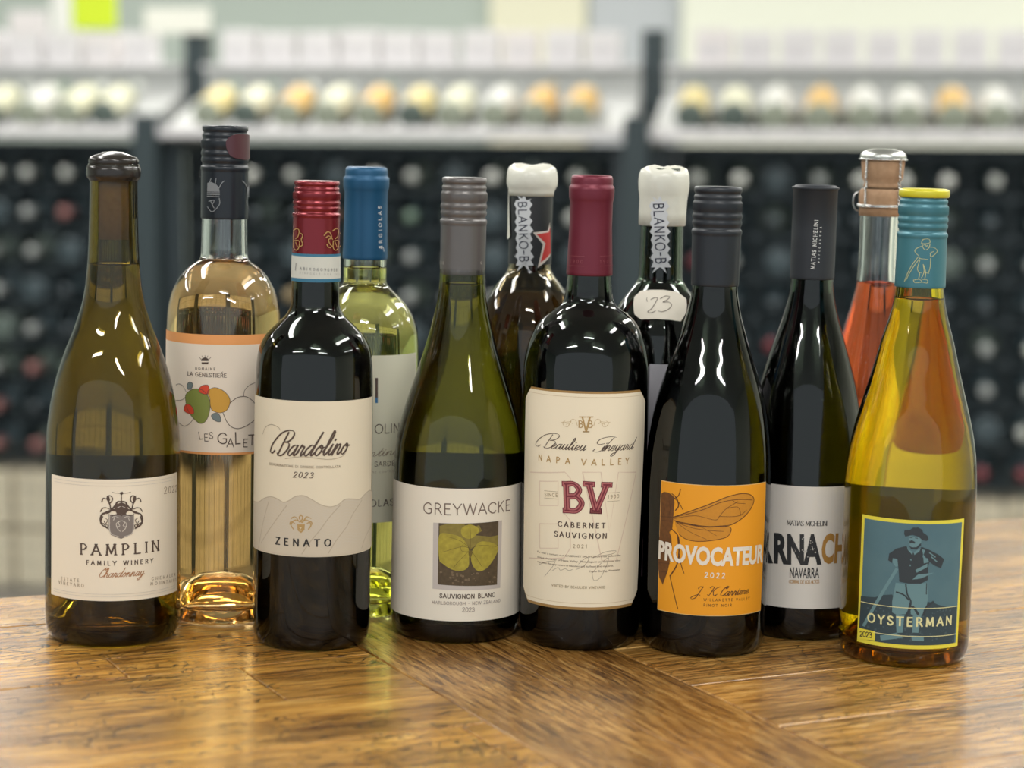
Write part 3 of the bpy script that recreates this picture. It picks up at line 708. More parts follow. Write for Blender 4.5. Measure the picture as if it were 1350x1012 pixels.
Y = Layer(B); Y.text('GREYWACKE', (558.6, 676), (671.8, 672.2), 14, .95)
Y.build('lettering', ink('warm_grey', (.16, .11, .09)), lab, PR)
Y = Layer(B); Y.text('SAUVIGNON BLANC', (579.8, 787.3), (652, 785.8), 5.2, 2.0); Y.build('lettering', brown, lab, PR)
Y = Layer(B); Y.text('MARLBOROUGH - NEW ZEALAND', (569.5, 795.2), (659.2, 792.8), 3.9, 1.6); Y.text('2023', (609.3, 805.8), (625.4, 805.8), 5.4, 1.5); Y.build('lettering', ink('mid_grey', (.34, .29, .26)), lab, PR)
Layer(B).ppoly([(571.5, 688.5), (661.5, 685.5), (659, 774.5), (570.5, 775.5)]).build('picture_mount', ink('mount', (.52, .47, .44)), lab, PR-.00004)
k = lambda p: cs(515, 630, 5.326, p)
pm = principled('leaf_photo_ground', (.035, .022, .012), rough=.6, noise=(420, (.13, .09, .045)))
pic = Layer(B).ppoly([(578.5, 689.1), (656.8, 686.3), (654.9, 770.2), (577.3, 769.9)]).build('leaf_picture', pm, lab, PR)
leafm = principled('leaf_photo_yellow', (.52, .43, .05), rough=.6, noise=(330, (.20, .16, .02)))
leafd = principled('leaf_photo_olive', (.16, .12, .022), rough=.6, noise=(330, (.30, .24, .05)))
Layer(B).ppoly(k([(345, 335), (400, 320), (500, 318), (560, 345), (620, 330), (640, 370), (590, 400), (700, 410), (750, 400), (750, 470), (620, 450), (560, 500), (500, 430), (430, 400), (345, 400)])).build('leaf_picture', leafd, lab, PR+.00003)
Y = Layer(B)
Y.ppoly(k([(342, 400), (420, 392), (500, 420), (545, 490), (550, 560), (545, 620), (500, 650), (430, 640), (370, 602), (342, 565)]), True)
Y.ppoly(k([(568, 520), (620, 450), (690, 448), (748, 475), (746, 520), (700, 600), (660, 640), (610, 650), (570, 600)]), True)
Y.ppoly(k([(500, 350), (560, 325), (620, 360), (585, 410), (545, 425), (500, 400)]), True)
Y.build('leaf_picture', leafm, lab, PR+.00006)
Y = Layer(B)
for p in ([(560, 495), (490, 440), (400, 410)], [(560, 495), (500, 480), (360, 520)], [(560, 500), (600, 560), (640, 620)], [(560, 495), (560, 400), (555, 330)], [(565, 490), (640, 470), (740, 480)], [(540, 520), (480, 580), (440, 630)], [(490, 480), (500, 510), (540, 515), (555, 495), (500, 472)]): Y.pstroke(k(p), .5)
Y.ppoly(k([(545, 520), (565, 505), (575, 525), (560, 560), (548, 545)]))
Y.build('leaf_picture', ink('vein', (.14, .10, .015)), lab, PR+.00009)
Y = Layer(B); rnd = random.Random(3)
for i in range(26):
    x, y = rnd.uniform(345, 735), rnd.uniform(655, 735); s_ = rnd.uniform(4, 13)
    Y.ppoly(k([(x+s_*math.cos(a)*rnd.uniform(.7, 1.2), y+s_*math.sin(a)*.7) for a in (0, 1, 2, 3, 4, 5)]))
Y.build('leaf_picture', ink('gravel', (.17, .12, .07)), lab, PR+.00003)

# 6 / 8 ---- two bottles with white wax and spiky neck lettering
waxm = principled('white_wax', (.70, .69, .60), rough=.28, spec=.6, bump=(90, .3, .001))
def wax(B, rows_, seedx):
    rn = random.Random(seedx)
    ph = [rn.uniform(0, 6.3) for _ in range(4)]
    def wob(rings):
        for kx, rg in enumerate(rings):
            if len(rg) < 3: continue
            for i, v in enumerate(rg):
                a = 2*PI*i/len(rg); q = 1+.018*math.sin(3*a+ph[0]+kx*.25)+.010*math.sin(7*a+ph[1]-kx*.5)
                if kx > len(rings)-4: q = 1
                v.co.x *= q; v.co.y *= q
                if kx < 5: v.co.z += .0007*math.sin(2*a+ph[2])+.0005*math.sin(5*a+ph[3])
    return revolve_part(B, 'wax_cap', [(hw*B.mpp, B.zat(y)) for y, hw in rows_], waxm, 72, wob)
def blanko(B, x0, y0, x1, y1, parent, lift, capw=13):
    rn = random.Random(5); Y = Layer(B, 310)
    n = 15; Lp, Rp = [], []
    for i in range(n+1):
        t = i/n; x = x0+(x1-x0)*t; y = y0-3+(y1-y0+7)*t
        wv = .55+.45*abs(math.cos(t*7))
        Lp.append((x-1.5-(3.2 if i % 2 else .2)*wv, y+rn.uniform(-1, 1))); Rp.append((x+capw+1.5+(4.5 if i % 2 else .2)*wv, y+rn.uniform(-1, 1)))
    Y.ppoly(Lp+Rp[::-1])
    xm = x0+capw/2
    for p in ([(xm-8, y0-10), (xm-1, y0+1), (xm+1, y0-3)], [(xm+2, y0-11), (xm-3, y0), (xm+5, y0-1)], [(xm+11, y0-4), (xm+3, y0-1), (xm+4, y0+4)], [(xm-8, y1+13), (xm-2, y1+1), (xm+4, y1+2)], [(xm+9, y1+13), (xm-1, y1+1), (xm+5, y1)], [(xm-12, y1-9), (xm-4, y1-4), (xm-3, y1-1)], [(xm+13, y1-6), (xm+4, y1-4), (xm+4, y1)]): Y.ppoly(p)
    pl = Y.build('lettering', ink('bone_white', (.62, .64, .66)), parent, lift, label='pale spiky outline of the neck lettering')
    Y = Layer(B, 310); Y.text('BLANKO-B', (x0+1, y0), (x1+1, y1), capw-2.0, 1.5, 1.1, aspect=.95); Y.build('lettering', ink('ink_blue', (.02, .025, .05)), parent, lift+.00005)
WX = 'wine bottle with white wax over its mouth and spiky black and white neck lettering'
ax = (692, 600)
B = make_bottle('brown wine bottle dipped in white wax with a red star on its black neck', None, ax, 77,
    [(224, 26), (256, 28), (288, 28), (352, 28), (360, 31), (371, 39.5), (390, 52), (410, 61.5), (435, 69), (470, 74.5), (520, 77), (815, 77)], g_brown, l_amber, 383, ypos=1.362)
fx(B, ax)
wax(B, [(217.5, 0), (217, 15), (218, 24), (222, 30), (228, 32.5), (236, 33.2), (243, 33), (248, 31), (252, 29.6), (258, 29.2), (258, 28.4)][0:], 1)
Y = Layer(B); Y.ppoly([(667, 250), (673.5, 250), (674.5, 312), (672, 315), (667.5, 315)]); Y.build('wax_drip', waxm, B.root, .0012, 'long white wax run down the neck')
nk = band(B, 'neck_label', 256, 349, principled('black_neck_paper', (.018, .02, .022), rough=.45), .0003, -90, 90, label='black neck band')
blanko(B, 683, 266, 685, 345, nk, .0005)
Y = Layer(B); Y.ppoly(cs(665, 250, 9.2, [(345, 518), (520, 495), (545, 395), (552, 790), (400, 945), (462, 665)])); Y.build('star', ink('star_edge', (.62, .56, .50)), nk, .00045)
Y = Layer(B); Y.ppoly(cs(665, 250, 9.2, [(385, 540), (530, 512), (546, 450), (550, 770), (432, 880), (490, 650)])); Y.build('star', ink('star_red', (.50, .04, .035)), nk, .0006, 'red star')
band(B, 'front_label', 620, 790, gp, LB, -60, 60)

# 7 ---- tall bordeaux, maroon capsule
ax = (767, 600)
B = make_bottle('dark wine bottle with maroon foil capsule and tall cream label with clipped corners', (763, 858), ax, 82,
    [(241, 26.5), (362, 29), (390, 31.5), (402, 37), (410, 48), (420, 60), (437, 71.5), (462, 80), (485, 83), (540, 83), (700, 80.5), (780, 79), (845, 78.5)], g_dark, l_red, 384)
fx(B, ax)
cap = capsule(B, 230.5, 362, 29.4, principled('maroon_foil', (.155, .018, .035), rough=.38, metal=.35), hwb=30.2)
Y = Layer(B, 345)
for y in (337, 350): Y.pstroke([(751, y-.6), (756, y), (763, y+.4), (771, y+.6)], .5); Y.pstroke([(790, y+.5), (798, y), (806, y-.8)], .5)
Y.text('1900', (754, 346), (769, 346.8), 4.2, 1.2); Y.text('1900', (790, 346.8), (803, 346), 4.2, 1.2)
Y.build('lettering', ink('worn_pink', (.26, .06, .075)), cap, .0011)
t0, t1 = theta(B, 691.5, 660), theta(B, 845, 660)
band_gold = band(B, 'front_label', 515.8, 803.6, ink('label_gold', (.34, .20, .065), .45), LB, t0+.5, t1-.5, chamfer=.0072)
lab = band_gold
band(B, 'label_paper', 518.8, 800, principled('ivory_paper', (.82, .73, .56), rough=.75, bump=(900, .15, .0002)), LB+.00009, t0, t1, parent=lab, chamfer=.0066)
k1 = lambda p: cs(690, 505, 6.744, p); k2 = lambda p: cs(690, 645, 6.325, p)
Y = Layer(B)
for p in ([(700, 622), (745, 622), (752, 630), (752, 668), (744, 676), (752, 686), (752, 722), (744, 735), (698, 735)], [(712, 634), (736, 634), (736, 666), (712, 666), (712, 634)], [(712, 690), (736, 690), (736, 722), (712, 722), (712, 690)], [(768, 622), (792, 622), (803, 700), (815, 622), (838, 622)], [(768, 622), (793, 738), (812, 738), (838, 622)]): Y.pstroke(p, 1.3, smooth=False)
Y.build('lettering', ink('ghost', (.70, .56, .44), .75), lab, PR)
Y = Layer(B)
for z_, h_ in ((523.5, .00018), (795, .00018)):
    z = B.uv(B.frontx(z_), z_)[1]; Y.stroke([(R_(t0+6)*B.R+i*(R_(t1-t0-12)*B.R)/20, z) for i in range(21)], h_)
for sgn in (1, -1):
    mm = lambda pts: k1([(553+sgn*(x-553), y) for x, y in pts])
    for p in ([(625, 380), (640, 330), (670, 320), (685, 345), (665, 360)], [(680, 340), (720, 345), (750, 350), (770, 345)], [(690, 350), (710, 385), (740, 380), (755, 350), (735, 335)], [(700, 365), (715, 355), (720, 368)]): Y.pstroke(mm(p), .7, .4)
Y.build('printed_rule', ink('light_gold', (.52, .38, .20)), lab, PR)
Y = Layer(B)
Y.text('V', *k1([(524, 430), (592, 430)]), 19, 1.2, .6, serif=2.2); Y.text('B', *k1([(490, 392), (530, 392)]), 8.4, 1.8, 1.1, serif=1); Y.text('B', *k1([(574, 392), (616, 392)]), 8.4, 1.8, 1.1, serif=1)
Y.text('NAPA', (710.3, 606.1), (751.5, 611.5), 7.4, 1.9); Y.text('VALLEY', (766.6, 612.5), (828.4, 610.6), 7.4, 1.9)
Y.build('lettering', gold, lab, PR)
Y = Layer(B)
Y.text('B', (714.5, 589.5), (731.5, 590.5), 18, .62, .22, slant=.5, script=True); Y.text('eaulieu', (726.5, 590.8), (771, 593.6), 15.5, .8, .3, slant=.45, script=True)
Y.text('V', (781, 594.5), (797, 594.4), 17, .62, .22, slant=.4, script=True); Y.text('ineyard', (792, 594), (833.5, 591.8), 15.5, .8, .3, slant=.45, script=True)
Y.text('CABERNET', (735.8, 693.2), (797.5, 695.6), 6.5, 2.4, 1.2, serif=1.2); Y.text('SAUVIGNON', (731.4, 706.3), (799.4, 709), 6.5, 2.4, 1.2, serif=1.2)
Y.build('lettering', brown, lab, PR+.00002)
Y = Layer(B); Y.text('2021', (755.6, 721.7), (773.8, 722), 4.4, 1.6); Y.text('VINTED BY BEAULIEU VINEYARD', (727.6, 772.3), (797.5, 775), 3.0, 2.0)
Y.text('SINCE', (718.6, 653.7), (735.6, 654.6), 4.4, 1.6); Y.text('1900', (800.9, 656.8), (815.5, 655.8), 4.4, 1.6)
for p in ([(718, 646.5), (736, 648)], [(718, 656), (736, 657.5)], [(800, 649.5), (816.5, 648.4)], [(800, 660.8), (816, 659.6)]): Y.pstroke(p, .5)
Y.build('lettering', ink('dim_gold', (.34, .26, .15)), lab, PR)
Y = Layer(B)
for t_, a, b in (('For over a century our CABERNET SAUVIGNON has defined the', (120, 524), (808, 552)), ('unique character of Napa Valley. This elegant and balanced wine', (120, 565), (808, 595)), ('expresses the very nature of Beaulieu and its finest first vineyards.', (120, 605), (750, 640)), ('Trevor Durling, Winemaker', (545, 690), (805, 672))):
    Y.font(t_, *k2([a, b]), 2.5, bold=.01)
for p in ([(265, 605), (240, 650), (180, 722)], [(135, 625), (200, 600), (270, 600)], [(245, 675), (290, 650), (310, 672), (350, 660), (380, 675), (410, 665)], [(440, 665), (500, 640), (545, 580), (520, 570), (460, 620)], [(580, 570), (680, 520), (768, 510), (740, 535), (640, 550)], [(570, 700), (640, 620), (710, 570), (650, 720), (590, 758), (572, 700)]): Y.pstroke(k2(p), .45)
Y.build('lettering', ink('text_grey', (.20, .15, .11)), lab, PR)
m1, m2 = ink('maroon', (.17, .018, .035)), ink('rose_ink', (.42, .13, .13))
for wt_, mt_, lf in ((2.35, m1, PR+.00005), (1.6, m2, PR+.0001), (.6, m1, PR+.00015)):
    Y = Layer(B); sr = {2.35: 1.7, 1.6: 1.35, .6: .9}[wt_]
    Y.text('B', (744.2, 672.4), (769, 672.4), 34.5, wt_, wt_*.75, serif=sr); Y.text('V', (773.5, 672.6), (797, 673.6), 34.5, wt_, wt_*.75, serif=sr+.6)
    Y.build('lettering', mt_, lab, lf)

# 8
ax = (863, 600)
B = make_bottle("black wine bottle dipped in white wax, small shoulder label reading '23", None, ax, 77,
    [(224, 26), (256, 28), (300, 28), (366, 29), (377, 35), (396, 49), (415, 59), (440, 67), (480, 74), (520, 77), (815, 77)], g_dark, l_red, 384, ypos=1.343)
fx(B, ax)
cap = wax(B, [(220, 0), (219.5, 14), (221, 23), (224.5, 30), (231, 32.5), (240, 33.2), (250, 32.8), (256, 31.8), (262, 31.0), (280, 30.8), (296, 30.6), (297, 29)], 7)
blanko(B, 862.4, 268, 864.6, 347, cap, .0020)
sl = Layer(B).ppoly(cs(805, 370, 3.748, [(120, 78), (150, 50), (200, 44), (260, 44), (330, 55), (371, 88), (373, 150), (345, 200), (290, 192), (220, 188), (150, 190), (120, 165)])).build('shoulder_label', gp, B.root, .0004, 'small white label with clipped corners', zstep=.004)
Y = Layer(B, 402); k = lambda p: cs(805, 370, 3.748, p)
for p in ([(181, 84), (180, 92), (183, 102)], [(200, 92), (215, 84), (232, 84), (226, 100), (205, 135), (185, 152), (200, 158), (222, 148)], [(245, 88), (270, 75), (290, 78), (280, 92), (258, 105), (285, 104), (300, 118), (285, 140), (255, 152), (235, 148)]): Y.pstroke(k(p), .9, .5)
Y.build('handwriting', brown, sl, .0006)
band(B, 'front_label', 480, 760, principled('lilac_paper', (.46, .45, .49), rough=.7), LB, -70, 70)

# 9 ---- orange insect label
ax = (929, 700)
B = make_bottle('black wine bottle with black screw cap and orange insect label', (925, 866), ax, 82.5,
    [(254, 28.5), (374, 29.5), (405, 34), (437, 42.5), (469, 53), (516, 68.5), (560, 77.5), (600, 81.5), (650, 83), (845, 81)], g_dark, l_red, 380)
fx(B, ax)
cap = screw_cap(B, 245.5, 376, 32.4, principled('soft_black_cap', (.020, .024, .030), rough=.36, spec=.35), hwb=31.2)
org = principled('orange_paper', (.80, .33, .012), rough=.65)
t0, t1 = theta(B, 869.3, 716), theta(B, 1006.2, 722)
lab = band(B, 'front_label', 639.3, 811.5, ink('label_edge', (.80, .55, .25)), LB, t0, t1)
band(B, 'label_paper', 640, 810.7, org, LB+.00009, t0+.4, t1-.4, parent=lab)
k = lambda p: cs(860, 625, 5.33, p)
Y = Layer(B)
Y.ppoly(k([(150, 300), (250, 265), (400, 210), (520, 160), (620, 135), (680, 140), (710, 170), (700, 220), (650, 290), (560, 350), (480, 362), (380, 365), (250, 345), (160, 325)]), True)
Y.ppoly(k([(165, 330), (250, 352), (380, 370), (500, 364), (545, 372), (550, 400), (520, 440), (430, 462), (320, 470), (240, 455), (190, 420)]), True)
Y.build('insect_print', principled('wing_brown', (.50, .20, .018), rough=.65, noise=(500, (.62, .27, .02))), lab, PR)
Y = Layer(B)
for p, w_ in (([(150, 300), (250, 265), (400, 210), (520, 160), (620, 135), (680, 140), (710, 170), (700, 220), (650, 290), (560, 350), (480, 362), (380, 365), (250, 345), (160, 325)], 1.1), ([(165, 330), (250, 352), (380, 370), (500, 364), (545, 372), (550, 400), (520, 440), (430, 462), (320, 470), (240, 455), (190, 420)], .9),
    ([(155, 310), (300, 290), (440, 320), (470, 295), (520, 240), (600, 190)], .6), ([(470, 295), (600, 292), (660, 250)], .6), ([(520, 240), (600, 230), (620, 290)], .6), ([(160, 300), (350, 250), (470, 200), (560, 180), (640, 175), (700, 180)], .8), ([(560, 180), (590, 200), (650, 205)], .6), ([(170, 335), (300, 380), (500, 400)], .6), ([(170, 335), (260, 400), (380, 455)], .6), ([(200, 345), (330, 365), (450, 430)], .5),
    ([(155, 170), (185, 150), (200, 105)], 1.0), ([(150, 160), (190, 200), (214, 245)], 1.0), ([(140, 135), (172, 165), (186, 220), (165, 252)], 1.4), ([(140, 385), (185, 440), (188, 560), (172, 640), (128, 712)], 1.6), ([(125, 710), (150, 820), (180, 942)], 1.1), ([(180, 440), (196, 600), (224, 694)], 1.0), ([(60, 295), (140, 300)], .9), ([(65, 320), (140, 330)], .9), ([(60, 470), (135, 470)], .8), ([(50, 550), (132, 550)], .8), ([(48, 620), (125, 625)], .8), ([(52, 680), (108, 685)], .8), ([(75, 200), (90, 240), (80, 280)], .8), ([(120, 190), (130, 240), (120, 280)], .8)):
    Y.pstroke(k(p), w_, w_*.7)
Y.build('insect_print', ink('insect_dark', (.09, .03, .008)), lab, PR+.00009)
Y = Layer(B)
Y.ppoly(k([(66, 135), (85, 122), (118, 128), (150, 152), (158, 195), (152, 260), (148, 330), (141, 385), (122, 405), (135, 440), (139, 500), (132, 580), (110, 680), (76, 775), (52, 722), (42, 620), (47, 500), (55, 420), (60, 300)]))
Y.build('insect_print', principled('insect_brown', (.20, .075, .014), rough=.65, noise=(420, (.08, .03, .007))), lab, PR+.00003)
Y = Layer(B); Y.font('PROVOCATEUR', (868.6, 734.6), (1004.6, 739.2), 23, bold=.042)
Y.text('2022', (929, 760.5), (955.3, 761.4), 6.2, 2.0); Y.build('lettering', ink('label_white', (.78, .72, .62)), lab, PR+.00014)
Y = Layer(B); Y.text('J.', (914.5, 784.5), (924, 784.5), 11.5, .9, .35, slant=.35, script=True); Y.text('K.', (932, 784.5), (945, 784.8), 11.5, .9, .35, slant=.3, script=True); Y.text('Carriere', (948, 785), (986, 781.8), 12, 1.0, .4, slant=.3, script=True)
Y.text('WILLAMETTE VALLEY', (927.5, 791.4), (987.6, 789.6), 3.2, 1.6); Y.text('PINOT NOIR', (927.5, 798.8), (964.3, 798.8), 3.2, 1.6)
Y.build('lettering', ink('insect_dark', (.09, .03, .008)), lab, PR)

# 10 ---- matte grey capsule bottle
ax = (1055, 700)
B = make_bottle('dark wine bottle with matte charcoal capsule and pale label of torn black letters', (1051, 843), ax, 77,
    [(252, 26), (365, 27.5), (388, 29.7), (415, 35.8), (448, 46), (482, 56.5), (516, 65.5), (550, 71.5), (590, 75.5), (640, 77), (830, 77)], g_dark, l_red, 385)
fx(B, ax)
cap = capsule(B, 243.5, 367, 30.3, principled('charcoal_foil', (.030, .034, .040), rough=.5, spec=.3), lip=.02, hwb=28.6, dip=True)
Y = Layer(B, 320); Y.text('MATIAS MICHELINI', (1073.6, 354.5), (1078.2, 290), 4.2, 1.7, 1.1, serif=.9)
Y.text('VITICULTOR', (1079.3, 346), (1082.2, 299), 1.8, 2.4); Y.build('lettering', white, cap, .0016)
lab = band(B, 'front_label', 641, 801.8, principled('pale_grey_paper', (.72, .69, .64), rough=.75), LB, -72, 62)
Y = Layer(B)
Y.font('GA', (984, 738), (1019.5, 740), 37, bold=.045); Y.font('RNA', (1020.5, 740), (1083, 741.5), 37.5, bold=.045)
Y.text('MATIAS MICHELINI', (1037.4, 691.6), (1090.2, 692.4), 6.2, 1.3, .6, serif=.9); Y.font('NAVARRA', (1041.2, 761), (1079.8, 761.3), 14, bold=.018)
Y.build('lettering', ink('soft_black', (.022, .024, .028)), lab, PR)
Y = Layer(B); Y.font('CHA', (1082, 740.5), (1124, 737), 37, bold=.04); Y.text('CORRAL DE LOS ALTOS', (1040.2, 768.2), (1079.8, 768.2), 4.2, 1.5)
Y.build('lettering', ink('label_ochre', (.42, .22, .05)), lab, PR-.00002)
Y = Layer(B); rnd = random.Random(8)
for i in range(30):
    x, y = rnd.uniform(1046, 1076), rnd.uniform(705, 735); s_ = rnd.uniform(.3, 1.1)
    Y.ppoly([(x+s_*math.cos(a)*rnd.uniform(.5, 1.3), y+s_*math.sin(a)) for a in (0, 1.3, 2.6, 4, 5.2)])
Y.build('lettering', ink('wear', (.50, .48, .45)), lab, PR+.00004)

# 11 ---- sparkling rose with cork and wire
ax = (1147, 600)
B = make_bottle('clear bottle of orange-pink sparkling wine closed by a wired cork, behind the last two', None, ax, 75,
    [(250, 25), (272, 27.5), (284, 26.5), (320, 26), (350, 26.2), (371, 27.5), (398, 33), (432, 42), (465, 51), (500, 60), (540, 68), (580, 73), (620, 75), (815, 75)], g_clear, l_spk, 371, ypos=1.385)
fx(B, ax)
r = B.mpp; Z = B.zat
ck = principled('cork', (.30, .17, .09))
revolve_part(B, 'cork', [(0, Z(284)), (.0092, Z(284)), (24*r, Z(277)), (25.5*r, Z(268)), (25.5*r, Z(248.5)), (21*r, Z(245)), (21.5*r, Z(240)), (26*r, Z(236)), (27*r, Z(226)), (28*r, Z(212)), (27*r, Z(206)), (0, Z(205))] if False else [(0, Z(248)), (24*r, Z(248)), (24*r, Z(244)), (23*r, Z(240)), (26.5*r, Z(235)), (27*r, Z(225)), (28*r, Z(212)), (27*r, Z(206)), (0, Z(205))], ck)
revolve_part(B, 'cork_stopper', [(0, Z(282)), (.0086, Z(282)), (.0086, Z(252)), (0, Z(252))], ck)
lipg = revolve_part(B, 'cork_collar', [(25.9*r, Z(249)), (28.5*r, Z(252)), (29.3*r, Z(260)), (28.6*r, Z(270)), (28.0*r, Z(284)), (27.2*r, Z(284.5)), (27.0*r, Z(283)), (27.8*r, Z(268))], ck)
steel = principled('wire_steel', (.62, .63, .62), rough=.25, metal=1)
revolve_part(B, 'metal_plaque', [(0, Z(196.5)), (14*r, Z(196)), (22*r, Z(198)), (28*r, Z(202)), (29.6*r, Z(206)), (29.6*r, Z(210)), (28.8*r, Z(210)), (28.6*r, Z(206)), (0, Z(204))], principled('plaque_silver', (.60, .61, .58), rough=.3, metal=.9))
bm = bmesh.new()
def ring_(rr, z, ww=.0006): tube(bm, [(rr*math.sin(2*PI*i/40), -rr*math.cos(2*PI*i/40), z) for i in range(40)], ww, 6, True)
ring_(30.3*r, Z(210)); ring_(30.2*r, Z(270.5)); ring_(30.2*r, Z(272))
for a0 in (38, 128, 218, 308):
    for ph in (0, PI):
        pts = []
        for i in range(41):
            t = i/40; a = R_(a0); y = 208+t*63; rr = (30.2+(.9 if .4 < t < .7 else 0)-(2.0 if .45 < t < .62 else 0))*r + .0006*math.cos(t*38+ph); da = .0006*math.sin(t*38+ph)/rr
            pts.append((rr*math.sin(a+da), -rr*math.cos(a+da), Z(y)))
        tube(bm, pts, .00045, 5)
obj('wire_cage', bm, steel, B.root)
bm = bmesh.new(); tube(bm, [((30.4*r+.0035*math.sin(t))*math.sin(R_(-86)), -(30.4*r+.0035*math.sin(t))*math.cos(R_(-86)), Z(266)+.006*math.cos(t)) for t in [i*PI/10 for i in range(11)]], .0005, 5); obj('wire_loop', bm, steel, B.root)
band(B, 'front_label', 610, 780, gp, LB, -55, 55)

# 12 ---- golden bottle, far right
ax = (1195.5, 700)
B = make_bottle('golden green wine bottle with teal and yellow cap, man in hat on blue label', (1189, 880), ax, 85,
    [(258, 29), (376, 31), (400, 34), (415, 37.5), (448, 47), (482, 55.5), (516, 64.5), (550, 73.5), (580, 80), (610, 84), (650, 86), (720, 85.5), (850, 84.5)], g_gold, l_yell, 392)
fx(B, ax)
teal = principled('teal_metal', (.055, .185, .225), rough=.33, metal=.25)
cap = screw_cap(B, 251, 378, 32.4, teal, hwb=33)
r = B.mpp; Z = B.zat
revolve_part(B, 'cap_top', [(0, Z(248.6)), (27*r, Z(248.3)), (31.5*r, Z(249.5)), (32.6*r, Z(252)), (32.6*r, Z(257.5)), (31.5*r, Z(259.8)), (28*r, Z(260)), (0, Z(260))], principled('yellow_metal', (.62, .56, .03), rough=.3, metal=.15), label='bright yellow cap top')
Y = Layer(B, 330); k = lambda p: cs(1120, 190, 5.06, p)
for p in ([(480, 660), (490, 635), (525, 632), (532, 655), (505, 662), (480, 660)], [(485, 665), (490, 690), (505, 705), (525, 690), (532, 665)], [(492, 672), (505, 670), (510, 680), (520, 672)], [(480, 680), (450, 695), (440, 715), (465, 745)], [(530, 685), (560, 690), (575, 715), (540, 750), (535, 725), (555, 715)], [(460, 750), (425, 800), (395, 860), (375, 915)], [(470, 758), (435, 810), (405, 862), (385, 905)], [(465, 760), (520, 768)], [(470, 770), (455, 830), (468, 860), (462, 895)], [(490, 800), (495, 850), (480, 890)], [(535, 760), (532, 820), (520, 860)], [(490, 800), (505, 850), (500, 895)], [(455, 850), (480, 858)], [(500, 855), (525, 860)], [(430, 905), (465, 900), (480, 918), (440, 922), (430, 905)], [(480, 900), (515, 905), (512, 925), (480, 918)]):
    Y.pstroke(k(p), .75, .45)
Y.build('figure_print', ink('pale_gold', (.52, .52, .26)), cap, .0013)
t0, t1 = theta(B, 1133.6, 760), theta(B, 1266.5, 765); q = (t1-t0)/133*4.2
yel = ink('label_yellow', (.74, .66, .06))
lab = band(B, 'front_label', 685, 854.3, yel, LB, t0, t1)
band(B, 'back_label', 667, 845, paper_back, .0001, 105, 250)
band(B, 'picture', 689.6, 849.3, principled('label_blue_teal', (.060, .135, .175), rough=.6, noise=(60, (.095, .185, .215))), LB+.00009, t0+q, t1-q, parent=lab)
k = lambda p: cs(1120, 670, 5.325, p)
dk = ink('night_blue', (.028, .04, .05)); md = ink('mid_blue', (.030, .055, .07)); lt = ink('sky_blue', (.125, .24, .27)); 
z8 = B.uv(B.frontx(849.2), 849.2)[1]
gtop = [B.uv(*p) for p in k([(82, 612), (120, 618), (180, 622), (240, 606), (300, 603), (320, 640), (430, 660), (520, 660), (550, 655), (590, 660), (620, 675), (680, 690), (751, 690)])]
Layer(B).poly(gtop+[(gtop[-1][0]-.0008, z8), (gtop[0][0]-.0005, z8)]).build('picture', md, lab, PR-.00002)
Y = Layer(B); rnd = random.Random(2)
for i in range(120):
    x, y = rnd.uniform(120, 730), rnd.uniform(690, 930); s_ = rnd.uniform(3, 11)
    Y.ppoly(k([(x+s_*math.cos(a)*rnd.uniform(.4, 1.4), y+s_*math.sin(a)*rnd.uniform(.4, 1.2)) for a in (0, 1.2, 2.4, 3.7, 5)]))
Y.build('picture', ink('mid_blue2', (.055, .095, .115)), lab, PR)
Y = Layer(B)
Y.ppoly(k([(325, 520), (405, 528), (425, 640), (402, 740), (330, 745), (300, 728), (300, 650)])); Y.ppoly(k([(400, 528), (545, 520), (548, 640), (530, 738), (470, 752), (430, 742), (425, 640)]))
Y.ppoly(k([(325, 745), (385, 745), (372, 870), (330, 872)])); Y.ppoly(k([(445, 750), (505, 745), (482, 872), (440, 870)]))
Y.ppoly(k([(325, 415), (345, 425), (110, 830), (90, 822)])); Y.ppoly(k([(418, 190), (505, 205), (500, 250), (468, 282), (430, 272), (414, 235)])); Y.ppoly(k([(303, 350), (335, 352), (346, 400), (325, 408), (303, 378)]))
Y.ppoly(k([(215, 890), (330, 872), (380, 905), (220, 925)])); Y.ppoly(k([(430, 890), (520, 895), (520, 930), (440, 925)]))
Y.build('picture', lt, lab, PR+.00003)
Y = Layer(B)
Y.ppoly(k([(383, 178), (386, 152), (424, 150), (440, 136), (485, 134), (510, 150), (516, 168), (546, 190), (553, 215), (540, 228), (512, 222), (480, 196), (440, 184), (412, 192), (392, 196)]))
Y.ppoly(k([(398, 262), (428, 300), (452, 312), (505, 268), (560, 290), (620, 322), (662, 355), (640, 418), (600, 402), (560, 375), (552, 400), (548, 500), (500, 527), (420, 527), (350, 513), (345, 430), (336, 352), (304, 348), (300, 382), (272, 362), (280, 315), (330, 280)]))
Y.ppoly(k([(420, 226), (440, 222), (460, 234), (458, 246), (436, 240), (422, 246)])); Y.ppoly(k([(418, 262), (440, 272), (470, 270), (500, 240), (502, 258), (470, 288), (432, 284)])); Y.pstroke(k([(425, 203), (440, 203)]), .9); Y.pstroke(k([(462, 206), (478, 209)]), .9)
for p, w_ in (([(330, 585), (380, 605), (415, 640)], 2), ([(395, 530), (405, 600), (430, 650), (425, 690)], 2), ([(540, 525), (538, 600)], 1.2), ([(400, 745), (440, 690), (480, 740)], 3), ([(585, 655), (540, 690), (520, 740)], 3), ([(440, 138), (470, 130), (505, 148)], .6)): Y.pstroke(k(p), w_)
Y.build('picture', dk, lab, PR+.00006)
Y = Layer(B)
Y.ppoly(k([(508, 285), (530, 292), (512, 340), (548, 350), (556, 375), (520, 385), (515, 320)])); Y.ppoly(k([(462, 430), (545, 385), (545, 410), (470, 450)])); Y.ppoly(k([(480, 462), (590, 450), (545, 470), (500, 490), (440, 498)]))
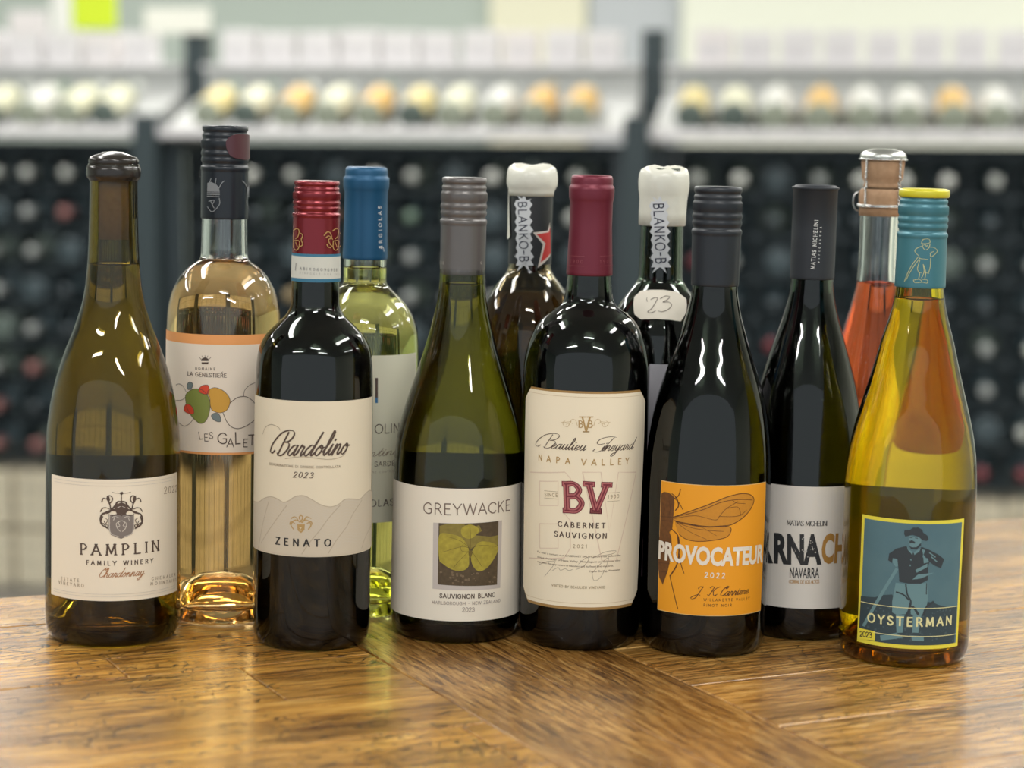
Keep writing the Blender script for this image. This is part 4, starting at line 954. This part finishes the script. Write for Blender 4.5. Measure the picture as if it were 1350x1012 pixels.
Y.ppoly(k([(402, 262), (415, 285), (445, 305), (440, 325), (410, 290)])); Y.ppoly(k([(450, 308), (500, 275), (490, 300), (455, 325)]))
for p in ([(430, 355), (431, 362)], [(425, 395), (426, 402)], [(560, 310), (600, 340)], [(575, 340), (610, 372)]): Y.pstroke(k(p), 1.4)
Y.build('picture', lt, lab, PR+.00009)
Y = Layer(B)
for (ya, a, b) in ((800.6, t0+q, t1-q), (837.6, theta(B, 1152, 836), t1-q)):
    z = B.uv(B.frontx(ya), ya)[1]; Y.stroke([(R_(a+(b-a)*i/24)*B.R, z) for i in range(25)], .00042)
Y.text('OYSTERMAN', (1144.4, 818.6), (1253.6, 822.3), 10.8, 2.1, 1.9)
Y.build('lettering', ink('pale_yellow', (.70, .68, .36)), lab, PR+.00012)
Y = Layer(B); Y.ppoly(k([(66, 835), (182, 862), (180, 925), (60, 912)])); Y.build('year_box', yel, lab, PR+.00010)
Y = Layer(B); Y.text('2023', (1134.4, 838), (1150, 840.2), 6.6, 1.9, 1.6); Y.build('lettering', black, lab, PR+.00014)
# ------------------------------------------------------------------ the shop behind
D0 = 5.35                                                   # distance to the front of the racks
def W(px, py, yl):
    """point of the room frame on the plane y = yl seen at a pixel (sizes the racks from the photograph)"""
    o = RTI @ Vector((0, 0, H)); d = (RTI.to_3x3() @ ray(px, py)); t = (yl-o.y)/d.y
    return o.x+d.x*t, o.z+d.z*t
def place(o, x=0, y=0, z=0, rot=None):
    o.matrix_world = RT @ Matrix.Translation((x, y, z)) @ (rot or Matrix.Identity(4))
    return o
def setting(name, mat, *boxes, bevel=0):
    bm = bmesh.new()
    for b in boxes: box(bm, *b, bevel=bevel)
    o = obj(name, bm, mat, None, False); o.matrix_world = RT; o['kind'] = 'structure'; return o
fl = principled('shop_floor', (.16, .15, .14), rough=.35, noise=(3, (.20, .19, .17)))
setting('floor', fl, (-6, 6, -3, 9.2, FLOOR-.05, FLOOR))
setting('ceiling', principled('ceiling_white', (.62, .63, .60), rough=.9), (-6, 6, -3, 9.2, CEIL, CEIL+.05))
YW = 9.0
wg = principled('wall_sage', (.44, .50, .45), rough=.9)
setting('wall_back', wg, (-6, 6, YW, YW+.1, FLOOR, CEIL))
setting('wall_left', wg, (-6.1, -6, -3, 9.2, FLOOR, CEIL))
setting('wall_right', principled('wall_cream', (.78, .80, .68), rough=.9), (6, 6.1, -3, 9.2, FLOOR, CEIL))
def wallpanel(name, px0, px1, col, dy):
    x0 = W(px0, 20, YW-dy)[0]; x1 = W(px1, 20, YW-dy)[0]
    return setting(name, principled(name+'_paint', col, rough=.85), (x0, x1, YW-dy, YW, FLOOR, CEIL))
wallpanel('wall_panel_1', 646, 772, (.78, .76, .58), .05)
wallpanel('wall_panel_2', 776, 897, (.50, .53, .55), .02)
wallpanel('wall_panel_3', 899, 1900, (.80, .82, .70), .08)
# bright yellow-green sign and a pale sign hung between
def sign(x0, x1, y0, y1, yl, col, label, back=None):
    a, b = W(x0, y0, yl), W(x1, y1, yl)
    bm = bmesh.new(); box(bm, a[0], b[0], yl, yl+.01, b[1], a[1], .001); o = obj('sign', bm, principled('sign_'+label[:6].strip(), col, rough=.6), None, False); o.matrix_world = RT
    return tag(o, label, 'sign')

# racks ------------------------------------------------------------
steel_b = principled('hazed_black_steel', (.045, .060, .068), rough=.4, metal=.1)  # black lifted towards teal, with the haze mixed into the colour
white_s = principled('white_strip', (.66, .65, .66), rough=.6)
pale_p = principled('pale_panel', (.56, .57, .56), rough=.7)
card = principled('price_card', (.78, .76, .77), rough=.6)
posts_px = [-360, 205, 842, 1500]
CELL_X, CELL_Z = .104, .1035
zS = W(675, 184, D0)[1]                                     # underside of the display shelf
zT = W(675, 124, D0+.25)[1]
zU = W(675, 92, D0+.38)[1]; zV = W(675, 46, D0+.38)[1]
xs_ = [W(p, 250, D0)[0] for p in posts_px]
NR = 8
rnd = random.Random(11)
# shelf bottles: one mesh set
def rack_bottle_mesh():
    bm = bmesh.new(); lathe(bm, [(0, .004), (.012, .003), (.030, 0), (.0365, .006), (.0375, .02), (.0375, .185), (.034, .205), (.022, .225), (.0155, .24), (.0142, .262)], 20)
    bmesh.ops.recalc_face_normals(bm, faces=bm.faces[:])
    a = bpy.data.meshes.new('bottle_body'); bm.to_mesh(a); bm.free()
    bm = bmesh.new(); lathe(bm, [(.0150, .238), (.0152, .29), (.0158, .2915), (.0158, .299), (.0145, .3015), (0, .3015)], 20)
    bmesh.ops.recalc_face_normals(bm, faces=bm.faces[:])
    b = bpy.data.meshes.new('foil_capsule'); bm.to_mesh(b); bm.free()
    for m in (a, b): m.polygons.foreach_set('use_smooth', [True]*len(m.polygons))
    return a, b
bodym, capm = rack_bottle_mesh()
rb_dark = principled('hazed_bottle_glass', (.050, .072, .082), rough=.32)  # haze over the racks put into the dark glass colour
rb_green = principled('rack_bottle_green', (.10, .13, .115), rough=.3)
bodies = {}
for nm, mt in (('dark', rb_dark), ('green', rb_green), ('pale', principled('rack_bottle_pale', (.30, .33, .26), rough=.2))):
    me = bodym.copy(); me.materials.append(mt); bodies[nm] = me
CAPS = {'pink': (.34, .16, .15), 'silver': (.36, .38, .37), 'gold': (.42, .32, .18), 'white': (.55, .57, .53), 'cream': (.85, .86, .80), 'black': (.06, .075, .085), 'green': (.18, .26, .20), 'maroon': (.22, .05, .06), 'rust': (.45, .20, .10)}
caps = {}
for nm, c_ in CAPS.items():
    me = capm.copy(); me.materials.append(principled('foil_'+nm, c_, rough=.38, metal=.2)); caps[nm] = me
def bottle_copy(x, y, z, rot, body, capc, label, group, cat='wine bottle'):
    e = bpy.data.objects.new('wine_bottle', None); C.objects.link(e)
    e.matrix_world = RT @ Matrix.Translation((x, y, z)) @ rot
    tag(e, label, cat, group)
    a = bpy.data.objects.new('bottle_body', bodies[body]); C.objects.link(a); a.parent = e
    b = bpy.data.objects.new('foil_capsule', caps[capc]); C.objects.link(b); b.parent = e
    return e
NECKOUT = Matrix.Rotation(PI/2, 4, 'X')                      # local z -> -y (towards the viewer)
BUTTOUT = Matrix.Rotation(-PI/2, 4, 'X')
names_u = ['black wire wine rack at the left, beneath the long display shelf', 'black wire wine rack in the middle, beneath the long display shelf', 'black wire wine rack at the right, beneath the long display shelf']
DEEP = .30
for u in range(3):
    xa, xb = xs_[u]+.033, xs_[u+1]-.033
    rk = empty('wine_rack', (0, 0, 0), names_u[u], 'wine rack', mw=RT @ Matrix.Translation((xa, D0, FLOOR)))
    def rbox(name, mat, *bs):
        bm = bmesh.new()
        for b in bs: box(bm, *b)
        return obj(name, bm, mat, rk, False)
    Wd = xb-xa; Ht = zS-.012-FLOOR
    for px_ in (0, Wd-.035):
        rbox('upright', steel_b, (px_, px_+.035, 0, .035, 0, Ht)); rbox('upright', steel_b, (px_, px_+.035, DEEP, DEEP+.035, 0, Ht))
    ncol = int((Wd-.08)/CELL_X); x00 = (Wd-ncol*CELL_X)/2
    z0 = Ht-.02-NR*CELL_Z
    for j in range(NR+1):
        zz = z0+j*CELL_Z
        rbox('shelf_wire', steel_b, (.0355, Wd-.0355, .012, .018, zz-.003, zz+.003)); rbox('shelf_wire', steel_b, (.0355, Wd-.0355, DEEP+.002, DEEP+.008, zz-.003, zz+.003))
    for i in range(ncol+1):
        xx = x00+i*CELL_X
        rbox('divider_wire', steel_b, (xx-.0025, xx+.0025, .019, .024, z0, Ht-.02))
    rbox('back_panel', principled('hazed_rack_back', (.13, .17, .19), rough=.7), (.036, Wd-.036, DEEP+.04, DEEP+.05, .0, Ht))  # panel colour raised to stand in for haze in the racks
    side = ('left', 'middle', 'right')[u]
    for j in range(NR):
        rowname = ('bottom', 'seventh', 'sixth', 'fifth', 'fourth', 'third', 'second', 'top')[j]
        for i in range(ncol):
            x, z = xa+x00+(i+.5)*CELL_X, FLOOR+z0+j*CELL_Z+.003+.0385
            o_ = RT @ Vector((x, D0, z)); v = CM.inverted() @ o_; px = 675+F*v.x/-v.z
            if px < -230 or px > 1500 or j < 0: continue
            t = rnd.random(); x += rnd.uniform(-.010, .010)
            if j == NR-1: cc = rnd.choice(['white', 'cream', 'white', 'silver', 'cream', 'cream'])  # paler foils stand in for the light caught along the top row
            elif px < 165: cc = rnd.choice(['pink', 'pink', 'black', 'silver', 'pink', 'green', 'maroon'])
            elif px < 420: cc = rnd.choice(['gold', 'black', 'gold', 'silver', 'black', 'maroon'])
            elif px < 850: cc = rnd.choice(['silver', 'green', 'black', 'black', 'silver', 'rust', 'white'])
            else: cc = rnd.choice(['silver', 'black', 'black', 'silver', 'maroon', 'black', 'white', 'green'])
            if t < .22:
                bottle_copy(x, D0+.02, z, BUTTOUT, 'dark' if t < .15 else 'green', cc, 'dark wine bottle lying base outwards in the %s row of the %s wire rack' % (rowname, side), 'bottles base outwards, %s row of the %s rack' % (rowname, side))
            else:
                bottle_copy(x, D0+.285, z, NECKOUT, 'dark' if t < .8 else 'green', cc, 'wine bottle with %s capsule, neck outwards in the %s row of the %s wire rack' % (cc, rowname, side), '%s capped bottles, %s row of the %s rack' % (cc, rowname, side))
    # open lower bay with wire front and cartons of wine
    kr = principled('kraft_carton', (.82, .74, .56), rough=.8, noise=(4, (.74, .65, .48)))
    zc = FLOOR+.02; nb = 3; cw_ = (Wd-.10)/nb
    if z0 > .30:
        zz = FLOOR
        for lv in range(2):
            hh = min(.30, (z0-.03)/2)
            for i in range(nb):
                bx0 = xa+.05+i*cw_+.004
                bm = bmesh.new(); box(bm, 0, cw_-.012, 0, .24, 0, hh-.012, .003)
                o = obj('wine_carton', bm, kr, None, False); o.matrix_world = RT @ Matrix.Translation((bx0, D0+.05, zz+.002+lv*(hh)))
                tag(o, 'plain tan wine carton in the %s layer under the %s wire rack' % (('lower', 'upper')[lv], side), 'carton', '%s cartons under the %s rack' % (('lower', 'upper')[lv], side))
                bm = bmesh.new(); box(bm, cw_*.5-.03, cw_*.5+.03, -.001, 0, .02, hh-.03); obj('packing_tape', bm, principled('tape', (.62, .55, .40), rough=.3), o, False)
        gw = rbox('wire_grid', steel_b, *([(.04+i*.05, .0425+i*.05, .030, .033, 0, z0-.004) for i in range(int((Wd-.08)/.05))] + [(.036, Wd-.036, .0335, .036, j*.05+.02, j*.05+.0225) for j in range(int((z0-.03)/.05))]))
        gw['kind'] = 'stuff'
    # display shelf above
    sh = empty('display_shelf', (0, 0, 0), ['left', 'middle', 'right'][u]+' pale display shelf with white price strip above the wire racks', 'shelf', mw=RT @ Matrix.Translation((xa, D0, zS)))
    def sbox(name, mat, *bs):
        bm = bmesh.new()
        for b in bs: box(bm, *b)
        return obj(name, bm, mat, sh, False)
    sbox('shelf_board', pale_p, (0, Wd, -.06, .40, 0, .012))
    sbox('price_rail', white_s, (0, Wd, -.075, -.0605, .002, W(675, 168, D0-.07)[1]-zS))
    bm = bmesh.new()                                         # sloped bed the bottles lie on
    vs = [bm.verts.new(p) for p in ((0, -.055, .0125), (Wd, -.055, .0125), (Wd, .33, zT-zS), (0, .33, zT-zS), (0, .33, .0125), (Wd, .33, .0125))]
    for f in ((0, 1, 2, 3), (0, 3, 4), (1, 5, 2), (3, 2, 5, 4), (0, 4, 5, 1)): bm.faces.new([vs[i] for i in f])
    obj('sloped_bed', bm, pale_p, sh, False)
    sbox('back_board', pale_p, (0, Wd, .345, .36, .0125, zU-zS)); sbox('upper_ledge', white_s, (0, Wd, .30, .50, zU-zS, zU-zS+.012))
    zr = W(675, 168, D0-.07)[1]-zS
    npc = int(Wd/.125)
    for i in range(npc):
        sbox('price_card', card, (.03+i*.125, .03+i*.125+.095, -.079, -.0755, .006, zr-.004))
    # posts
    # bottles lying on the slope, labels up
    ang = math.atan2(zT-zS-.0125, .385)
    nbt = int((Wd-.06)/.107); off = (Wd-nbt*.107)/2
    for i in range(nbt):
        x = xa+off+(i+.5)*.107+rnd.uniform(-.004, .004)
        v = CM.inverted() @ (RT @ Vector((x, D0, zS))); px = 675+F*v.x/-v.z
        if px < -230 or px > 1500: continue
        rot = Matrix.Rotation(-(PI/2-ang), 4, 'X')            # base towards the viewer, neck up the slope
        n_ = rot.to_3x3() @ Vector((0, -1, 0))
        pos = Vector((x, D0-.040, zS+.0185)) + n_*.0395
        lc = rnd.choice(['cream', 'cream', 'yellow', 'white', 'white', 'amber', 'white', 'cream'])
        if abs(px-735) < 28 or abs(px-1058) < 28: lc = 'amber'
        if abs(px-885) < 28: lc = 'yellow'
        e = bottle_copy(x, pos.y, pos.z, rot, 'green' if rnd.random() < .35 else 'pale', rnd.choice(['white', 'silver', 'gold', 'green', 'white', 'white']),
                        'wine bottle with %s label lying on the %s sloped display shelf' % (lc, side), '%s labelled bottles on the %s display shelf' % (lc, side))
        cl = {'cream': (.60, .59, .43), 'yellow': (.60, .50, .22), 'white': (.58, .58, .54), 'amber': (.58, .36, .10)}[lc]
        key = 'lab_'+lc
        if key not in bodies:
            bm = bmesh.new(); n = 14; rr = .0381; a0, a1 = R_(-100), R_(100)
            L = [bm.verts.new((rr*math.sin(a0+(a1-a0)*q/n), -rr*math.cos(a0+(a1-a0)*q/n), .015)) for q in range(n+1)]; U = [bm.verts.new((v.co.x, v.co.y, .165)) for v in L]
            for q in range(n): bm.faces.new((L[q], L[q+1], U[q+1], U[q]))
            me = bpy.data.meshes.new('front_label'); bm.to_mesh(me); bm.free(); me.materials.append(principled('shelf_label_'+lc, cl, rough=.6)); bodies[key] = me
        ob = bpy.data.objects.new('front_label', bodies[key]); C.objects.link(ob); ob.parent = e
    # cards on the upper ledge
    nc = int((Wd-.04)/.112); offc = (Wd-nc*.112)/2
    for i in range(nc):
        if rnd.random() < .05: continue
        bm = bmesh.new(); box(bm, 0, rnd.uniform(.086, .100), 0, .07, 0, (zV-zU)*rnd.uniform(.93, 1.02), .002)
        o = obj('gift_carton', bm, principled('gift_white_%d' % rnd.randint(0, 2), rnd.choice([(.72, .70, .71), (.66, .66, .66), (.74, .70, .70)]), rough=.6), None, False)
        o.matrix_world = RT @ Matrix.Translation((xa+offc+i*.112+.006, D0+.34, zU+.0122))
        tag(o, 'pale carton standing in the row on top of the %s display shelf' % side, 'carton', 'pale cartons on top of the %s shelf' % side)
        bm = bmesh.new(); box(bm, .012, .075, -.001, 0, .02, .05); obj('printed_panel', bm, principled('panel_grey', (.62, .60, .62), rough=.6), o, False)
# posts between the shelves, dark and standing proud
for p_, (a, b) in zip(posts_px, ((0, 0),)*4):
    x = W(p_, 250, D0)[0]; bm = bmesh.new(); wp = .062
    box(bm, x-wp/2+.0, x+wp/2, D0+.37-.02, D0+.42, FLOOR, zV+.012); box(bm, x-.031, x+.031, D0-.085, D0+.02, FLOOR, zT-.06); box(bm, x-.028, x+.028, D0+.0205, D0+.3495, zS-.04, zS)
    o = obj('shelf_post', bm, principled('post_steel', (.03, .045, .05), rough=.4), None, False); o.matrix_world = RT
    tag(o, None, 'post'); o['label'] = {-360: 'dark steel post off to the far left of the racks', 205: 'dark steel post between the left and middle shelves', 842: 'dark steel post between the middle and right shelves', 1500: 'dark steel post at the far right end of the racks'}[p_]
# things standing on top
yl_ = D0+.30
sg = sign(94, 153, -60, 38, D0+.33, (.62, .78, .02), 'bright yellow-green sign standing above the left shelf')
sign(66, 93, -60, 44, D0+.335, (.80, .80, .76), 'narrow white sign beside the yellow-green one')
sign(190, 276, 10, 44, D0+.33, (.82, .82, .74), 'cream card on top of the dark post between the shelves')
sign(12, 62, 14, 44, D0+.335, (.74, .70, .70), 'pinkish white card at the left end above the shelf')
